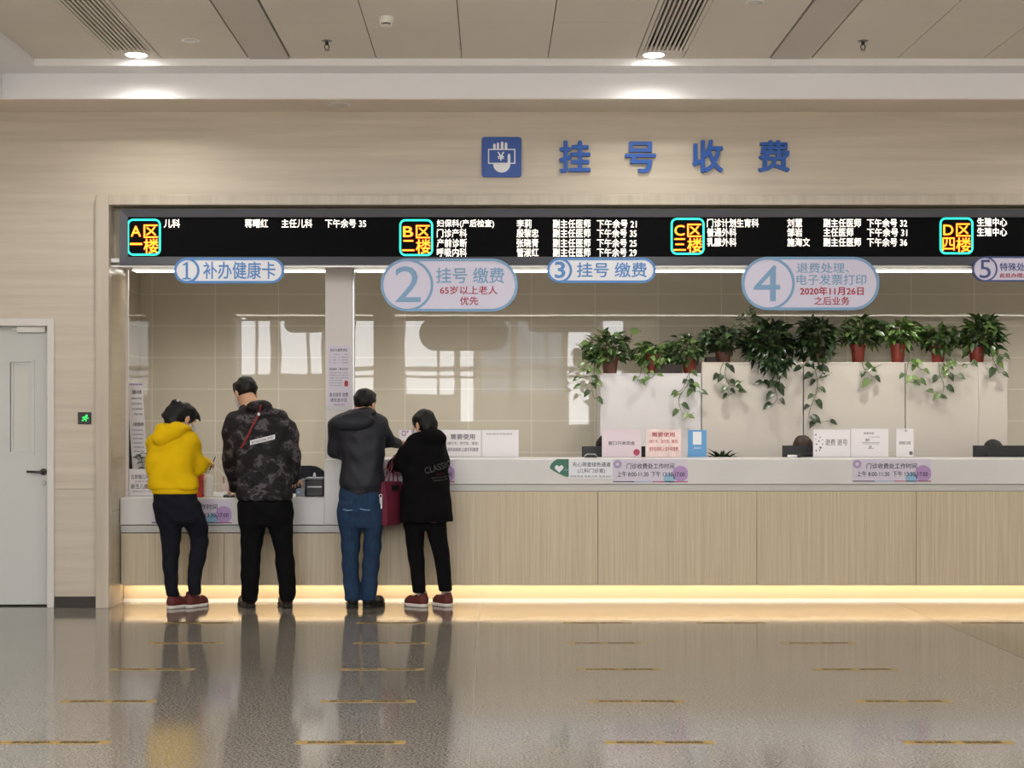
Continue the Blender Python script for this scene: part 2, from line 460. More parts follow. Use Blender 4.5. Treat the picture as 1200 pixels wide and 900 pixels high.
# stone surround of the recess
xo = X(112, YF); xi = X(127.5, YF)
b = MB(); b.box(xo, xi, YF, YW + 0.03, 0, 3.10, 0.003).box(xi, XR + 0.1, YF, YW + 0.03, 3.025, 3.10, 0.003).box(XR, XR + 0.1, YF, YW + 0.03, 0, 3.025)
structure(b.build('trim_1', 'stone_v'))
b = MB()
for z0, z1 in ((0, 0.72), (0.723, 1.44), (1.443, Z(319, 11.7)), (Z(316, 11.7), 3.027)): b.box(xi - 0.02, xi - 0.002, YF + 0.085, YO, z0, z1)
structure(b.build('wall_reveal', 'reveal'))
structure(MB().box(xi - 0.021, xi + 0.002, YF + 0.085, YO, Z(319, 11.7), Z(316, 11.7)).box(xi - 0.02, X(150.5, YO), YO - 0.015, YO + 0.02, 0.81, 2.60).build('trim_2', 'column'))
structure(MB().box(xd1 + 0.003, xo - 0.002, YW - 0.012, YW + 0.01, 0, Z(699, YW)).build('baseboard_front', 'dark_steel'))
# office behind the counter
b = MB().box(-3.6, 9, YB, YB + 0.1, 0, 3.1); structure(b.build('wall_back', 'tile'))
structure(MB().box(-3.43, -3.33, YO, YB, 0, 3.1).build('wall_left', 'tile'))
structure(MB().box(8.4, 8.5, YO, YB, 0, 3.1).build('wall_right', 'plaster'))
structure(MB().box(-3.6, 9, YO, YB + 0.1, 2.95, 3.05).build('ceiling_office', 'plaster'))
# lintel, its light strip, the column
b = MB().box(xi, XR, 11.565, YO + 0.24, 2.60, 2.63)
structure(b.build('beam_lintel', 'lip'))
structure(MB().box(xi - 0.02, XR, 11.69, 11.73, 2.632, 3.025).build('wall_board_back', 'reveal'))
structure(MB().box(xi, XR, 11.565, 11.60, 2.563, 2.578).build('trim_4', 'lip'))
cx0, cx1 = X(381, 12.0), X(413, 12.0)
structure(MB().box(cx0, cx1, 12.0, 12.24, 1.10, 2.60, 0.004).build('column', 'column'))
structure(MB().box(cx1 + 0.001, cx1 + 0.014, 12.01, 12.06, 1.10, 2.60).build('trim_3', 'steel'))
strip_obj = thing('light_strip', 'white light strip under the beam left of the column', 'light', (-2.0, 12.12, 2.59), 'white light strips under the beam')
MB().box(X(157, 12.1), cx0 - 0.01, 12.05, 12.19, 2.586, 2.592).build('diffuser', 'strip_white', strip_obj)
MB().box(X(157, 12.1) - 0.01, cx0 - 0.005, 12.045, 12.195, 2.592, 2.5985).build('housing', 'lip', strip_obj)
strip_obj = thing('light_strip', 'long white light strip under the beam right of the column', 'light', (2.5, 12.12, 2.59), 'white light strips under the beam')
MB().box(cx1 + 0.02, XR - 0.1, 12.05, 12.19, 2.586, 2.592).build('diffuser', 'strip_white', strip_obj)
MB().box(cx1 + 0.015, XR - 0.05, 12.045, 12.195, 2.592, 2.5985).build('housing', 'lip', strip_obj)

# the hall behind the camera: side walls, window wall, what stands outside
structure(MB().box(-8.1, -8, -9, 14.7, 0, 7.2).build('wall_hall_left', 'stone'))
structure(MB().box(9, 9.1, -9, 14.7, 0, 7.2).build('wall_hall_right', 'stone'))
YR = -9.0; D = 2 * YB - YR
def XM(px): return (px - VX) / F * D
def ZM(py): return EYE - (py - VY) / F * D
zs, zt, zc2 = ZM(464), 4.3, 4.45
openings = [(XM(262), XM(318), 2.6), (XM(326), XM(378), 2.6), (XM(413), XM(457), zs), (XM(473), XM(534), zs), (XM(538), XM(557), ZM(496)), (XM(562), XM(600), zs), (XM(604), XM(660), zs),
            (XM(664), XM(694), ZM(500)), (XM(706), XM(732), 2.2), (XM(1036), XM(1066), 3.6), (XM(1069), XM(1112), 3.6)]
b = MB(); x = -8.0
for i, (a, c, zb) in enumerate(openings):
    b.box(x, a, YR - 0.3, YR, 0, zc2); b.box(a, c, YR - 0.3, YR, 0, zb); b.box(a, c, YR - 0.3, YR, zt, zc2)
    x = c
b.box(x, 9, YR - 0.3, YR, 0, zc2).box(-8, 9, YR - 0.3, YR, 6.9, 7.0)
structure(b.build('wall_rear', 'stone'))
for i, (a, c, zb) in enumerate(openings):
    f = MB()
    f.box(a, a + 0.04, YR - 0.18, YR - 0.1, zb, zt).box(c - 0.04, c, YR - 0.18, YR - 0.1, zb, zt).box(a, c, YR - 0.18, YR - 0.1, zb, zb + 0.05).box(a, c, YR - 0.18, YR - 0.1, zt - 0.05, zt)
    for zz, hh_ in ((ZM(432), 0.055), (ZM(441), 0.03)):
        if zz > zb + 0.2: f.box(a, c, YR - 0.18, YR - 0.1, zz - hh_, zz + hh_)
    if c - a > 0.9: f.box(a + (c - a) * 0.64, a + (c - a) * 0.64 + 0.07, YR - 0.18, YR - 0.1, zb, zt)
    structure(f.build('window_%d' % (i + 1), 'column'))
    portal(((a + c) / 2, YR - 0.05, (zb + zt) / 2), c - a, zt - zb, (R(90), 0, 0))
f = MB()  # unseen clerestory band added to throw more light on the office wall
for k in range(13): f.box(-8 + 17 * k / 12 - 0.04, -8 + 17 * k / 12 + 0.04, YR - 0.2, YR - 0.1, zc2, 6.9)
structure(f.build('window_15', 'column'))
portal((0.5, YR - 0.05, (zc2 + 6.9) / 2), 17, 6.9 - zc2, (R(90), 0, 0))
structure(MB().box(-60, 60, -80, YR - 0.3, -0.3, -0.1).build('ground_outside', 'ground_out'))
structure(MB().box(-0.45, 2.6, -34, -24, -0.1, 22).build('outside_building', 'facade'))

# ------------------------------------------------------------------ door
d = props(thing('door_1', None, None, (X(-20, 11.75), 11.75, 0)), kind='structure')
fx0, fx1, fzt = X(-98, YW), xd1, zdt
lx1 = X(55.5, YW - 0.01); lx0 = X(-89, YW); lz = Z(382, YW)
MB().box(lx1, fx1, YW - 0.02, 11.85, 0, fzt, 0.003).box(fx0, lx0, YW - 0.02, 11.85, 0, fzt, 0.003).box(lx0, lx1, YW - 0.02, 11.85, lz, fzt, 0.003).build('frame', 'door_frame', d)
yl = 11.66
wx0, wz0, wx1, wz1 = pxbox(12, 424, 37, 530, yl)
lf = MB()
lf.box(lx0, wx0, yl, yl + 0.05, 0.012, lz).box(wx1, lx1, yl, yl + 0.05, 0.012, lz).box(wx0, wx1, yl, yl + 0.05, 0.012, wz0).box(wx0, wx1, yl, yl + 0.05, wz1, lz)
leaf = lf.build('leaf', 'door', d)
MB().ring(rrect(wx0 - 0.022, wz0 - 0.022, wx1 + 0.022, wz1 + 0.022, 0.003, 1), rrect(wx0, wz0, wx1, wz1, 0.003, 1), yl - 0.008, yl + 0.01).ring(rrect(wx0, wz0, wx1, wz1, 0.003, 1), rrect(wx0 + 0.02, wz0 + 0.02, wx1 - 0.02, wz1 - 0.02, 0.003, 1), yl + 0.01, yl + 0.04).build('window_frame', 'door', leaf)
MB().box(wx0 + 0.01, wx1 - 0.01, yl + 0.02, yl + 0.028, wz0 + 0.01, wz1 - 0.01).build('window_pane', 'glass_dim', leaf)
hx, hz = X(51, yl), Z(553, yl)
MB().lathe((hx, yl - 0.012, hz), [(0.024, 0), (0.026, 0.006), (0.026, 0.012)], axis='y').tube([(hx, yl - 0.01, hz), (hx, yl - 0.05, hz), (hx - 0.02, yl - 0.058, hz), (hx - 0.11, yl - 0.058, hz + 0.004)], 0.009).build('handle', 'dark_steel', leaf, True)
MB().lathe((hx, yl - 0.01, Z(566, yl)), [(0.018, 0), (0.02, 0.004), (0.02, 0.01)], axis='y').build('lock', 'steel', leaf, True)
MB().box(X(22, yl), X(55, yl), yl - 0.05, yl, Z(390, yl), Z(381.5, yl), 0.004).box(X(16, yl), X(22, yl), yl - 0.03, yl - 0.02, Z(387, yl), Z(385, yl)).build('closer', 'white_plastic', d)
structure(MB().box(lx0 - 0.3, lx1 + 0.3, 12.04, 12.06, 0, 2.3).build('wall_door_back', 'plaster'))

# ------------------------------------------------------------------ counters
xk = X(380, YC); xk2 = X(440, YC)
zL, zR = 0.812, 1.110
ct = thing('service_counter', 'low white-topped counter with pale wood front at the left end', 'counter', ((XL + xk2) / 2, YC + 0.3, 0))
xl = xi + 0.003
def gap(z0, z1): return z0, z1
MB().box(xl, xk, YC, 12.6, Z(615, YC), zL, 0.004).build('worktop', 'white', ct)
MB().box(xl, xk2, YC + 0.02, YC + 0.5, Z(624, YC), Z(616, YC)).build('lower_strip', 'offwhite', ct)
MB().box(xk, xk2, YC, 12.6, Z(615, YC), zR, 0.004).build('raised_end', 'white', ct)
p = MB()
for a, c in ((xl + 0.01, X(262, YC)), (X(262.6, YC), xk2)): p.box(a, c, YC + 0.005, YC + 0.03, 0.143, Z(625, YC))
p.build('front_panel', 'wood', ct)
MB().box(xl, xk2, YC + 0.03, 12.5, 0.143, Z(625, YC)).build('carcass', 'offwhite', ct)
MB().box(xl, xk2, 11.97, 12.4, 0.0, 0.143).build('plinth', 'plinth', ct)
q = MB(); aa = [[q.b.verts.new((x, y, z)) for y, z in ((11.925, 0.0), (11.93, 0.006), (11.969, 0.022), (11.969, 0.0))] for x in (xl, xk2)]
for i in range(4): q.b.faces.new((aa[0][i], aa[0][(i + 1) % 4], aa[1][(i + 1) % 4], aa[1][i]))
q.b.faces.new(aa[0]); q.b.faces.new(aa[1]); q.build('plinth_ledge', 'white', ct)  # pale colour and slope stand in for the bright line at the base
cr = thing('service_counter', 'long high counter with white top and pale wood panels under the plants', 'counter', (2.5, YC + 0.3, 0))
MB().box(xk2 + 0.002, XR, YC, 12.65, Z(567.5, YC), zR, 0.004).build('worktop', 'white', cr)
MB().box(xk2 + 0.002, XR, YC + 0.02, YC + 0.5, Z(575.5, YC), Z(568, YC)).build('lower_strip', 'offwhite', cr)
p = MB(); j = [440, 513, 700.4, 887, 1074, 1261, 1448, 1600]
for a, c in zip(j, j[1:]): p.box(X(a, YC) + 0.002, min(X(c, YC), XR) - 0.002, YC + 0.005, YC + 0.03, 0.143, Z(576, YC))
p.build('front_panel', 'wood', cr)
MB().box(xk2 + 0.002, XR, YC + 0.03, 12.5, 0.143, Z(576, YC)).build('carcass', 'offwhite', cr)
MB().box(xk2 + 0.002, XR, 11.97, 12.4, 0.0, 0.143).build('plinth', 'plinth', cr)
q = MB(); aa = [[q.b.verts.new((x, y, z)) for y, z in ((11.925, 0.0), (11.93, 0.006), (11.969, 0.022), (11.969, 0.0))] for x in (xk2 + 0.002, XR)]
for i in range(4): q.b.faces.new((aa[0][i], aa[0][(i + 1) % 4], aa[1][(i + 1) % 4], aa[1][i]))
q.b.faces.new(aa[0]); q.b.faces.new(aa[1]); q.build('plinth_ledge', 'white', cr)  # same pale, sloped ledge to make the base line look lit
for a, c, par, lab in ((xl + 0.02, xk2 - 0.01, ct, 'left'), (xk2 + 0.01, XR - 0.05, cr, 'right')):
    MB().box(a, c, YC + 0.032, YC + 0.048, 0.1352, 0.143).build('strip_shield', 'lip', par)  # unseen lip added to block the strip's streak on the floor
    MB().box(a, c, YC + 0.05, YC + 0.064, 0.136, 0.142).build('light_strip', 'strip_warm', par)

# desk behind the high counter
dk = thing('desk', 'pale work desk behind the high counter', 'desk', (2.5, 12.9, 0))
MB().box(xk2 + 0.3, XR - 0.4, 12.66, 13.08, 0.72, 0.75, 0.003).build('desk_top', 'desk', dk)
for xx in (xk2 + 0.3, 2.2, XR - 0.44): MB().box(xx, xx + 0.03, 12.68, 13.06, 0, 0.72).build('side_panel', 'desk', dk)

# ------------------------------------------------------------------ LED board
YL = 11.53
bd = thing('led_display_board', 'long black LED board with glowing text above the counter', 'display', (1.9, YL + 0.2, Z(310, YL)))
bx0, bz0, bz1 = X(140, YL), Z(310, YL), Z(245, YL)
ix0, iz0, iz1 = X(149, YL), Z(300.5, YL), Z(254, YL)
bx1 = XR - 0.05
fb = MB()
o4 = [(bx0, bz0), (bx1, bz0), (bx1, bz1), (bx0, bz1)]; i4 = [(ix0, iz0), (bx1 - 0.06, iz0), (bx1 - 0.06, iz1), (ix0, iz1)]
L = []
for poly, y in ((o4, YL + 0.14), (o4, YL), (i4, YL + 0.02), (i4, YL + 0.05)): L.append([fb.b.verts.new((x, y, z)) for x, z in poly])
for q in range(3):
    for i in range(4): fb.b.faces.new((L[q][i], L[q][(i + 1) % 4], L[q + 1][(i + 1) % 4], L[q + 1][i]))
fb.b.faces.new(L[0])
fb.build('frame', 'board_frame', bd)
YS = YL + 0.032
MB().box(ix0 - 0.01, bx1 - 0.05, YS, YS + 0.015, iz0 - 0.01, iz1 + 0.01).build('screen', 'screen', bd)
for bxp, top, chars in ((149, 256.5, 'A区一楼'), (468, 257, 'B区二楼'), (786, 255.5, 'C区三楼'), (1101, 255, 'D区四楼')):
    x0, z0, x1, z1 = pxbox(bxp, top, bxp + 39.5, top + 43, YS); r = 0.045; t = 0.014
    zb_ = MB().ring(rrect(x0, z0, x1, z1, r), rrect(x0 + t, z0 + t, x1 - t, z1 - t, r - t), YS - 0.004, YS).build('zone_badge', 'led_cyan', bd)
    thick = chars[2]
    hh = {'一': (28.4, 30.4), '二': (24.5, 37), '三': (24, 38), '四': (23.5, 38.5)}[thick]
    for ch, (a, c, e, g) in ((chars[0], (4.5, 8.5, 16, 20.5)), (chars[1], (19.5, 7, 36, 22)), (thick, (3.5, hh[0], 17.5, hh[1])), (chars[3], (19.5, 23.5, 36.5, 40))):
        bxx = (bxp + a, top + c, bxp + e, top + g)
        text(ch, (bxx[0] - 0.5, bxx[1] - 0.6, bxx[2] + 0.7, bxx[3] + 0.6), YS - 0.001, 'led_red', zb_, 0.03, 0.002)
        text(ch, bxx, YS - 0.004, 'led_yellow', zb_, 0.0, 0.002)
rows = [
 ('儿科', 192, 256.5, 211), ('蒋曙红', 287, 256.5, 314), ('主任儿科', 330, 256.5, 366), ('下午余号 35', 381, 256.5, 429),
 ('妇保科(产后检查)', 512, 257, 579), ('门诊产科', 512, 268, 547), ('产前诊断', 512, 279.5, 547), ('呼吸内科', 512, 290.5, 547),
 ('李莉', 605.5, 257, 623), ('殷黎忠', 605.5, 268, 631), ('张晓青', 605.5, 279.5, 631), ('管淑红', 605.5, 290.5, 631)]
for k, y in enumerate((257, 268, 279.5, 290.5)):
    rows.append(('副主任医师', 648, y, 692)); rows.append(('下午余号 ' + ('21', '35', '25', '29')[k], 699.5, y, 746))
rows += [('门诊计划生育科', 828.5, 256, 889), ('普通外科', 828.5, 267, 863), ('乳腺外科', 828.5, 278.5, 863), ('刘慧', 922.5, 256, 940), ('邹岩', 922.5, 267, 940), ('施海文', 922.5, 278.5, 949),
 ('副主任医师', 965, 256, 1009), ('主任医师', 965, 267, 1000), ('副主任医师', 965, 278.5, 1009), ('下午余号 32', 1016, 256, 1063), ('下午余号 31', 1016, 267, 1063), ('下午余号 36', 1016, 278.5, 1063),
 ('生殖中心', 1145, 255, 1180), ('生殖中心', 1145, 266.5, 1180)]
for s, x0, y0, x1 in rows: text(s, (x0, y0 + 0.3, x1, y0 + 10.3), YS, 'led_white', bd, 0.005, 0.003)

# ------------------------------------------------------------------ hanging window-number signs
YG = 11.505
def pill(x0, y0, x1, y1):
    a, z0, c, z1 = pxbox(x0, y0, x1, y1, YG); return rrect(a, z0, c, z1, (z1 - z0) / 2 - 1e-4, 12), (a, z0, c, z1)
def hung_sign(label, box, face, edge, num, numbox, lines, bt, numw=0.0):
    poly, (a, z0, c, z1) = pill(*box)
    r = thing('counter_sign', label, 'sign', ((a + c) / 2, YG, z0), 'pill-shaped window signs')
    inner = rrect(a + bt, z0 + bt, c - bt, z1 - bt, (z1 - z0) / 2 - bt - 1e-4, 12)
    MB().prism(inner, YG, YG + 0.02).build('face', face, r)
    MB().ring(poly, inner, YG - 0.004, YG + 0.022).build('border', edge, r)
    rr = (z1 - z0) / 2; cx = a + rr
    MB().ring(circ(cx, z0 + rr, rr - 0.001, 40), circ(cx, z0 + rr, rr - bt, 40), YG - 0.005, YG).build('number_ring', edge, r)
    if num == '1':
        x0, z0_, x1, z1_ = pxbox(*numbox, YG); w = x1 - x0; h = z1_ - z0_
        P = lambda u, v: (x0 + u * w, z0_ + v * h)
        MB().prism([P(0.05, 0), P(0.95, 0), P(0.95, 0.07), P(0.62, 0.1), P(0.62, 1), P(0.5, 1), P(0.08, 0.86), P(0.08, 0.79), P(0.38, 0.84), P(0.38, 0.1), P(0.05, 0.07)], YG - 0.004, YG).build('number', edge, r)
    else: text(num, numbox, YG, edge, r, numw, 0.004, 'number')
    for s, bx, m, wgt in lines: text(s, bx, YG, m, r, wgt)
    return r
hung_sign('white pill sign with number 1 and blue edge', (204, 302, 333, 332), 'sign_white', 'sign_blue', '1', (213.5, 307, 224.5, 327.5), [('补办健康卡', (238, 306.5, 331 - 8, 327), 'sign_blue', 0.012)], 0.018, 0.01)
hung_sign('large lilac pill sign with number 2 and dusty blue edge', (446, 303, 607, 365), 'sign_lilac', 'sign_dusty', '2', (463, 312, 493, 354), [('挂号 缴费', (511, 313.5, 591, 332), 'sign_dusty', 0.012), ('65岁以上老人', (515.5, 335, 583, 345), 'red_ink', 0.012), ('优先', (539, 347.5, 560.5, 357.5), 'red_ink', 0.012)], 0.02, 0.0)
hung_sign('white pill sign with number 3 and blue edge', (641, 302, 768.5, 331.5), 'sign_white', 'sign_blue', '3', (650, 306.5, 662.5, 326), [('挂号 缴费', (676, 307.5, 758, 325), 'sign_blue', 0.012)], 0.018, 0.02)
hung_sign('large lilac pill sign with number 4 and two red lines', (869, 301, 1030.5, 363.5), 'sign_lilac', 'sign_dusty', '4', (883, 311, 914, 353), [('退费处理、', (933.5, 308, 995, 320), 'sign_dusty', 0.008), ('电子发票打印', (933.5, 321.5, 1015, 334), 'sign_dusty', 0.008), ('2020年11月26日', (937.5, 336, 1012, 346), 'red_ink', 0.02), ('之后业务', (954, 347.5, 995.5, 357.5), 'red_ink', 0.012)], 0.02)
hung_sign('pill sign with number 5 and navy edge, cut by the picture edge', (1139.5, 300.5, 1290, 330), 'sign_lilac', 'sign_navy', '5', (1148, 304.5, 1161, 326), [('特殊处理、医保', (1171.5, 308, 1241, 317.5), 'sign_navy', 0.01), ('此处办理2020年11月26日之前业务', (1171.5, 320, 1272, 325.5), 'red_ink', 0.01)], 0.012)

# ------------------------------------------------------------------ big wall letters and pictogram
for ch, bx in (('挂', (655, 165.5, 692, 203)), ('号', (732, 166.5, 768.5, 203)), ('收', (811, 164.5, 847, 202.5)), ('费', (888, 165, 925, 202))):
    t = text(ch, bx, YW, 'blue', None, 0.024, 0.03, 'wall_letter')
    props(t, 'raised blue character %s on the stone wall' % ch, 'letter', 'big blue characters')
ic = thing('pictogram_sign', 'square blue sign with white hand holding a banknote', 'sign', (X(588, YW), YW, Z(208, YW)))
MB().prism(rrect(*pxbox(564.5, 161, 611, 208, YW), 0.025), YW - 0.02, YW).build('panel', 'navy_blue', ic)
YI = YW - 0.02
ip = lambda u, v: (560 + u / 13.85, 150 + v / 13.85)
hnd = MB()
for a, c, e in ((248, 255, 290), (308, 235, 345), (372, 222, 415), (436, 235, 478)):
    q = pxbox(*ip(a, c), *ip(e, 345), YI); hnd.prism(rrect(*q, (q[2] - q[0]) / 2 - 1e-4, 5), YI - 0.003, YI)
q = pxbox(*ip(484, 420), *ip(526, 600), YI); hnd.prism(rrect(*q, (q[2] - q[0]) / 2 - 1e-4, 5), YI - 0.005, YI)
c0 = ip(387, 585); hr = 139 / 13.85 / F * YI
hnd.prism([(X(c0[0], YI) + hr * math.cos(R(180 + 180 * i / 24)), Z(c0[1], YI) + hr * math.sin(R(180 + 180 * i / 24))) for i in range(25)], YI - 0.003, YI)
hnd.build('hand', 'icon_white', ic)
q0 = rrect(*pxbox(*ip(165, 340), *ip(608, 582), YI), 0.002, 1); q1 = rrect(*pxbox(*ip(182, 357), *ip(590, 565), YI), 0.002, 1)
MB().ring(q0, q1, YI - 0.004, YI).build('banknote', 'icon_white', ic)
text('¥', (*ip(318, 388), *ip(430, 530)), YI, 'icon_white', ic, 0.015, 0.003)

ex = thing('exit_sign', 'small black square sign with green running figure beside the door', 'sign', (X(99.5, YW), YW, Z(497, YW)))
MB().prism(rrect(*pxbox(92, 483, 107, 497, YW), 0.004, 2), YW - 0.018, YW).build('housing', 'black', ex)
g = MB(); Ye = YW - 0.018
g.prism(circ(X(101.4, Ye), Z(487.2, Ye), 0.009, 12), Ye - 0.002, Ye)
for pts in ([(100.8, 488.5), (98.8, 491)], [(99, 490.8), (101, 492.2), (100.6, 494)], [(98.8, 490.8), (97.4, 492.8), (95.8, 492.6)], [(100.4, 489.2), (102.6, 490.4), (103.6, 489.6)], [(100, 489), (97.6, 488.8), (96.6, 490)]):
    g.tube([W(u, v, Ye - 0.001) for u, v in pts], 0.0048, 6)
g.build('pictogram', 'exit_green', ex)

# ------------------------------------------------------------------ ceiling fittings
def ord_(k): return ('left', 'right')[k]
for k, (a, c) in enumerate(bands):
    v = thing('ceiling_vent', ['slotted ceiling vent in the left half of the ceiling', 'slotted ceiling vent above the fourth window sign', 'slotted ceiling vent beyond the right edge'][k], 'vent', ((a + c) / 2, 8.3, zc), 'slotted ceiling vents')
    y0, y1 = 6.0, 10.655
    MB().box(a + 0.003, a + 0.03, y0, y1, zc - 0.004, zc + 0.03).box(c - 0.03, c - 0.003, y0, y1, zc - 0.004, zc + 0.03).box(a + 0.003, c - 0.003, y1 - 0.012, y1, zc - 0.004, zc + 0.03).build('frame', 'ceiling', v)
    MB().box(a + 0.03, c - 0.03, y0, y1 - 0.012, zc + 0.10, zc + 0.11).build('backing', 'black', v)
    w = (c - a - 0.06) / 9
    for i in range(9):
        xx = a + 0.03 + w * (i + 0.5)
        MB().box(xx - w * 0.22, xx + w * 0.22, y0, y1 - 0.012, zc - 0.002, zc + 0.010).build('slat', 'ceiling', v)
    if k < 2 or True:
        xx = (-2.487, 1.136, 1.136 + per)[k] if k < 2 else (a + c) / 2
        dl = thing('downlight', ['lit round downlight at the end of the left ceiling vent', 'lit round downlight at the end of the vent above window sign 4', 'lit round downlight beyond the right edge'][k], 'light', (xx, 10.76, zc), 'lit downlights')
        MB().lathe((xx, 10.755, zc - 0.006), [(0.078, 0.0), (0.088, 0.002), (0.088, 0.006)]).build('trim_ring', 'white_plastic', dl, True)
        MB().lathe((xx, 10.755, zc - 0.009), [(0.05, 0.0), (0.072, 0.002), (0.072, 0.004)]).build('lens', 'lamp', dl, True)
        sl = bpy.data.lights.new('downlight_lamp', 'SPOT'); sl.energy = DOWNLIGHT_W; sl.spot_size = R(150); sl.spot_blend = 0.8; sl.shadow_soft_size = 0.05; sl.color = (1, 0.96, 0.88)
        so = bpy.data.objects.new('downlight_lamp', sl); COL.objects.link(so); so.location = (xx, 10.755, zc - 0.03)
        so.parent = dl; so.location = Vector(so.location) - ORG[dl.name]
for (x, y, z, lab) in ((-2.03, 10.36, zc, 'unlit round downlight right of the left ceiling vent'), (1.617, 9.42, zc, 'unlit round downlight cut by the upper picture edge'), (-1.118, 11.31, 3.734, 'unlit round downlight in the low soffit above the wall')):
    dl = thing('downlight', lab, 'light', (x, y, z), 'unlit downlights')
    r = 0.062 if z > 3.9 else 0.09
    MB().lathe((x, y, z - 0.006), [(r * 0.82, 0.0), (r, 0.002), (r, 0.006)]).build('trim_ring', 'white_plastic', dl, True)
    MB().lathe((x, y, z - 0.0075), [(r * 0.4, 0.0), (r * 0.75, 0.001), (r * 0.75, 0.003)]).build('lens', 'acrylic', dl, True)
for k in range(7):  # unseen lamps added to brighten the office behind the counter
    x, y, z = -2.55 + 1.5 * k, 13.2, 2.95
    dl = thing('office_fill_light', 'unseen lamp added in the office ceiling to brighten the office', 'light', (x, y, z), 'added office fill lights')
    MB().ring(circ(0, 0, .075, 24), circ(0, 0, .058, 24), -.006, 0).xform(Matrix.Translation((x, y, z)) @ Matrix.Rotation(R(-90), 4, 'X')).build('trim_ring', 'white_plastic', dl)
    sl = bpy.data.lights.new('office_fill_lamp', 'SPOT'); sl.energy = OFFICE_FILL_W; sl.spot_size = R(140); sl.spot_blend = 0.9; sl.shadow_soft_size = 0.05; sl.color = (1, 0.95, 0.87)
    so = bpy.data.objects.new('office_fill_lamp', sl); COL.objects.link(so); so.parent = dl; so.location = (0, 0, -.012)
sd = thing('smoke_detector', 'white smoke detector on the ceiling', 'smoke detector', (-0.67, 9.78, zc))
MB().lathe((-0.67, 9.78, zc - 0.03), [(0.046, 0.0), (0.05, 0.01), (0.05, 0.03)]).build('base', 'white_plastic', sd, True)
MB().lathe((-0.67, 9.78, zc - 0.06), [(0.02, 0.0), (0.036, 0.004), (0.042, 0.03)]).build('chamber', 'white_plastic', sd, True)
for i in range(5):
    t = R(-130 + 20 * i); MB().box(-0.67 + 0.0365 * math.cos(t) - 0.005, -0.67 + 0.0365 * math.cos(t) + 0.005, 9.78 + 0.0365 * math.sin(t) - 0.004, 9.78 + 0.0365 * math.sin(t) + 0.004, zc - 0.052, zc - 0.04).build('vent', 'black', sd)
for x, y, lab in ((-1.113, 10.38, 'ceiling sprinkler left of the smoke detector'), (2.51, 10.38, 'ceiling sprinkler above the right end of the board')):
    s = thing('sprinkler', lab, 'sprinkler', (x, y, zc), 'ceiling sprinklers')
    MB().lathe((x, y, zc - 0.006), [(0.03, 0), (0.036, 0.006)]).build('escutcheon', 'steel', s, True)
    MB().lathe((x, y, zc - 0.028), [(0.01, 0), (0.012, 0.022)]).tube([(x - 0.012, y, zc - 0.026), (x - 0.015, y, zc - 0.045), (x - 0.003, y, zc - 0.062)], 0.0035).tube([(x + 0.012, y, zc - 0.026), (x + 0.015, y, zc - 0.045), (x + 0.003, y, zc - 0.062)], 0.0035).build('body', 'dark_steel', s, True)
    MB().lathe((x, y, zc - 0.066), [(0.018, 0), (0.02, 0.003)]).build('deflector', 'steel', s, True)

# ------------------------------------------------------------------ floor tapes
rowsT = [(6.65, [-1.888, -0.61, 0.728, 2.02], 'row nearest the camera'), (7.64, [-1.906, -0.615, 0.72, 2.05], 'second row from the camera'), (8.64, [-1.91, -0.616, 0.718, 2.05], 'third row from the camera'),
         (9.68, [-1.93, -0.63, 0.713, 2.06], 'fourth row from the camera'), (10.66, [-2.03, -0.70, 0.735, 1.66, 3.5], 'row nearest the counter')]
names5 = ['leftmost', 'second from the left', 'third from the left', 'fourth from the left', 'fifth from the left']
proto = None
for Yt, xs_, rl in rowsT:
    for k, xt in enumerate(xs_):
        lab = 'yellow floor tape, %s in the %s' % (names5[k], rl)
        if proto is None:
            proto = thing('floor_tape', lab, 'floor marking', (xt, Yt, 0.0), 'yellow queue tapes on the floor')
            MB().box(xt - 0.238, xt + 0.238, Yt - 0.034, Yt + 0.034, 0.0, 0.0012).build('tape', 'tape', proto)
            me = text_mesh('依次排队   保持间距', 0.03, 0.01)
            co = np.array([v.co[:] for v in me.vertices]); lo, hi = co.min(0), co.max(0); u = (co - lo) / np.maximum(hi - lo, 1e-6)
            for v, q in zip(me.vertices, u): v.co = (xt - 0.19 + q[0] * 0.38, Yt - 0.026 + q[1] * 0.052, 0.0012 + q[2] * 0.0006)
            me.materials.clear(); link_mesh('lettering', me, M['tape_ink'], proto)
        else:
            c = proto.copy(); COL.objects.link(c); c.location = (xt, Yt, 0); c['label'] = lab
            for ch in proto.children:
                q = ch.copy(); COL.objects.link(q); q.parent = c

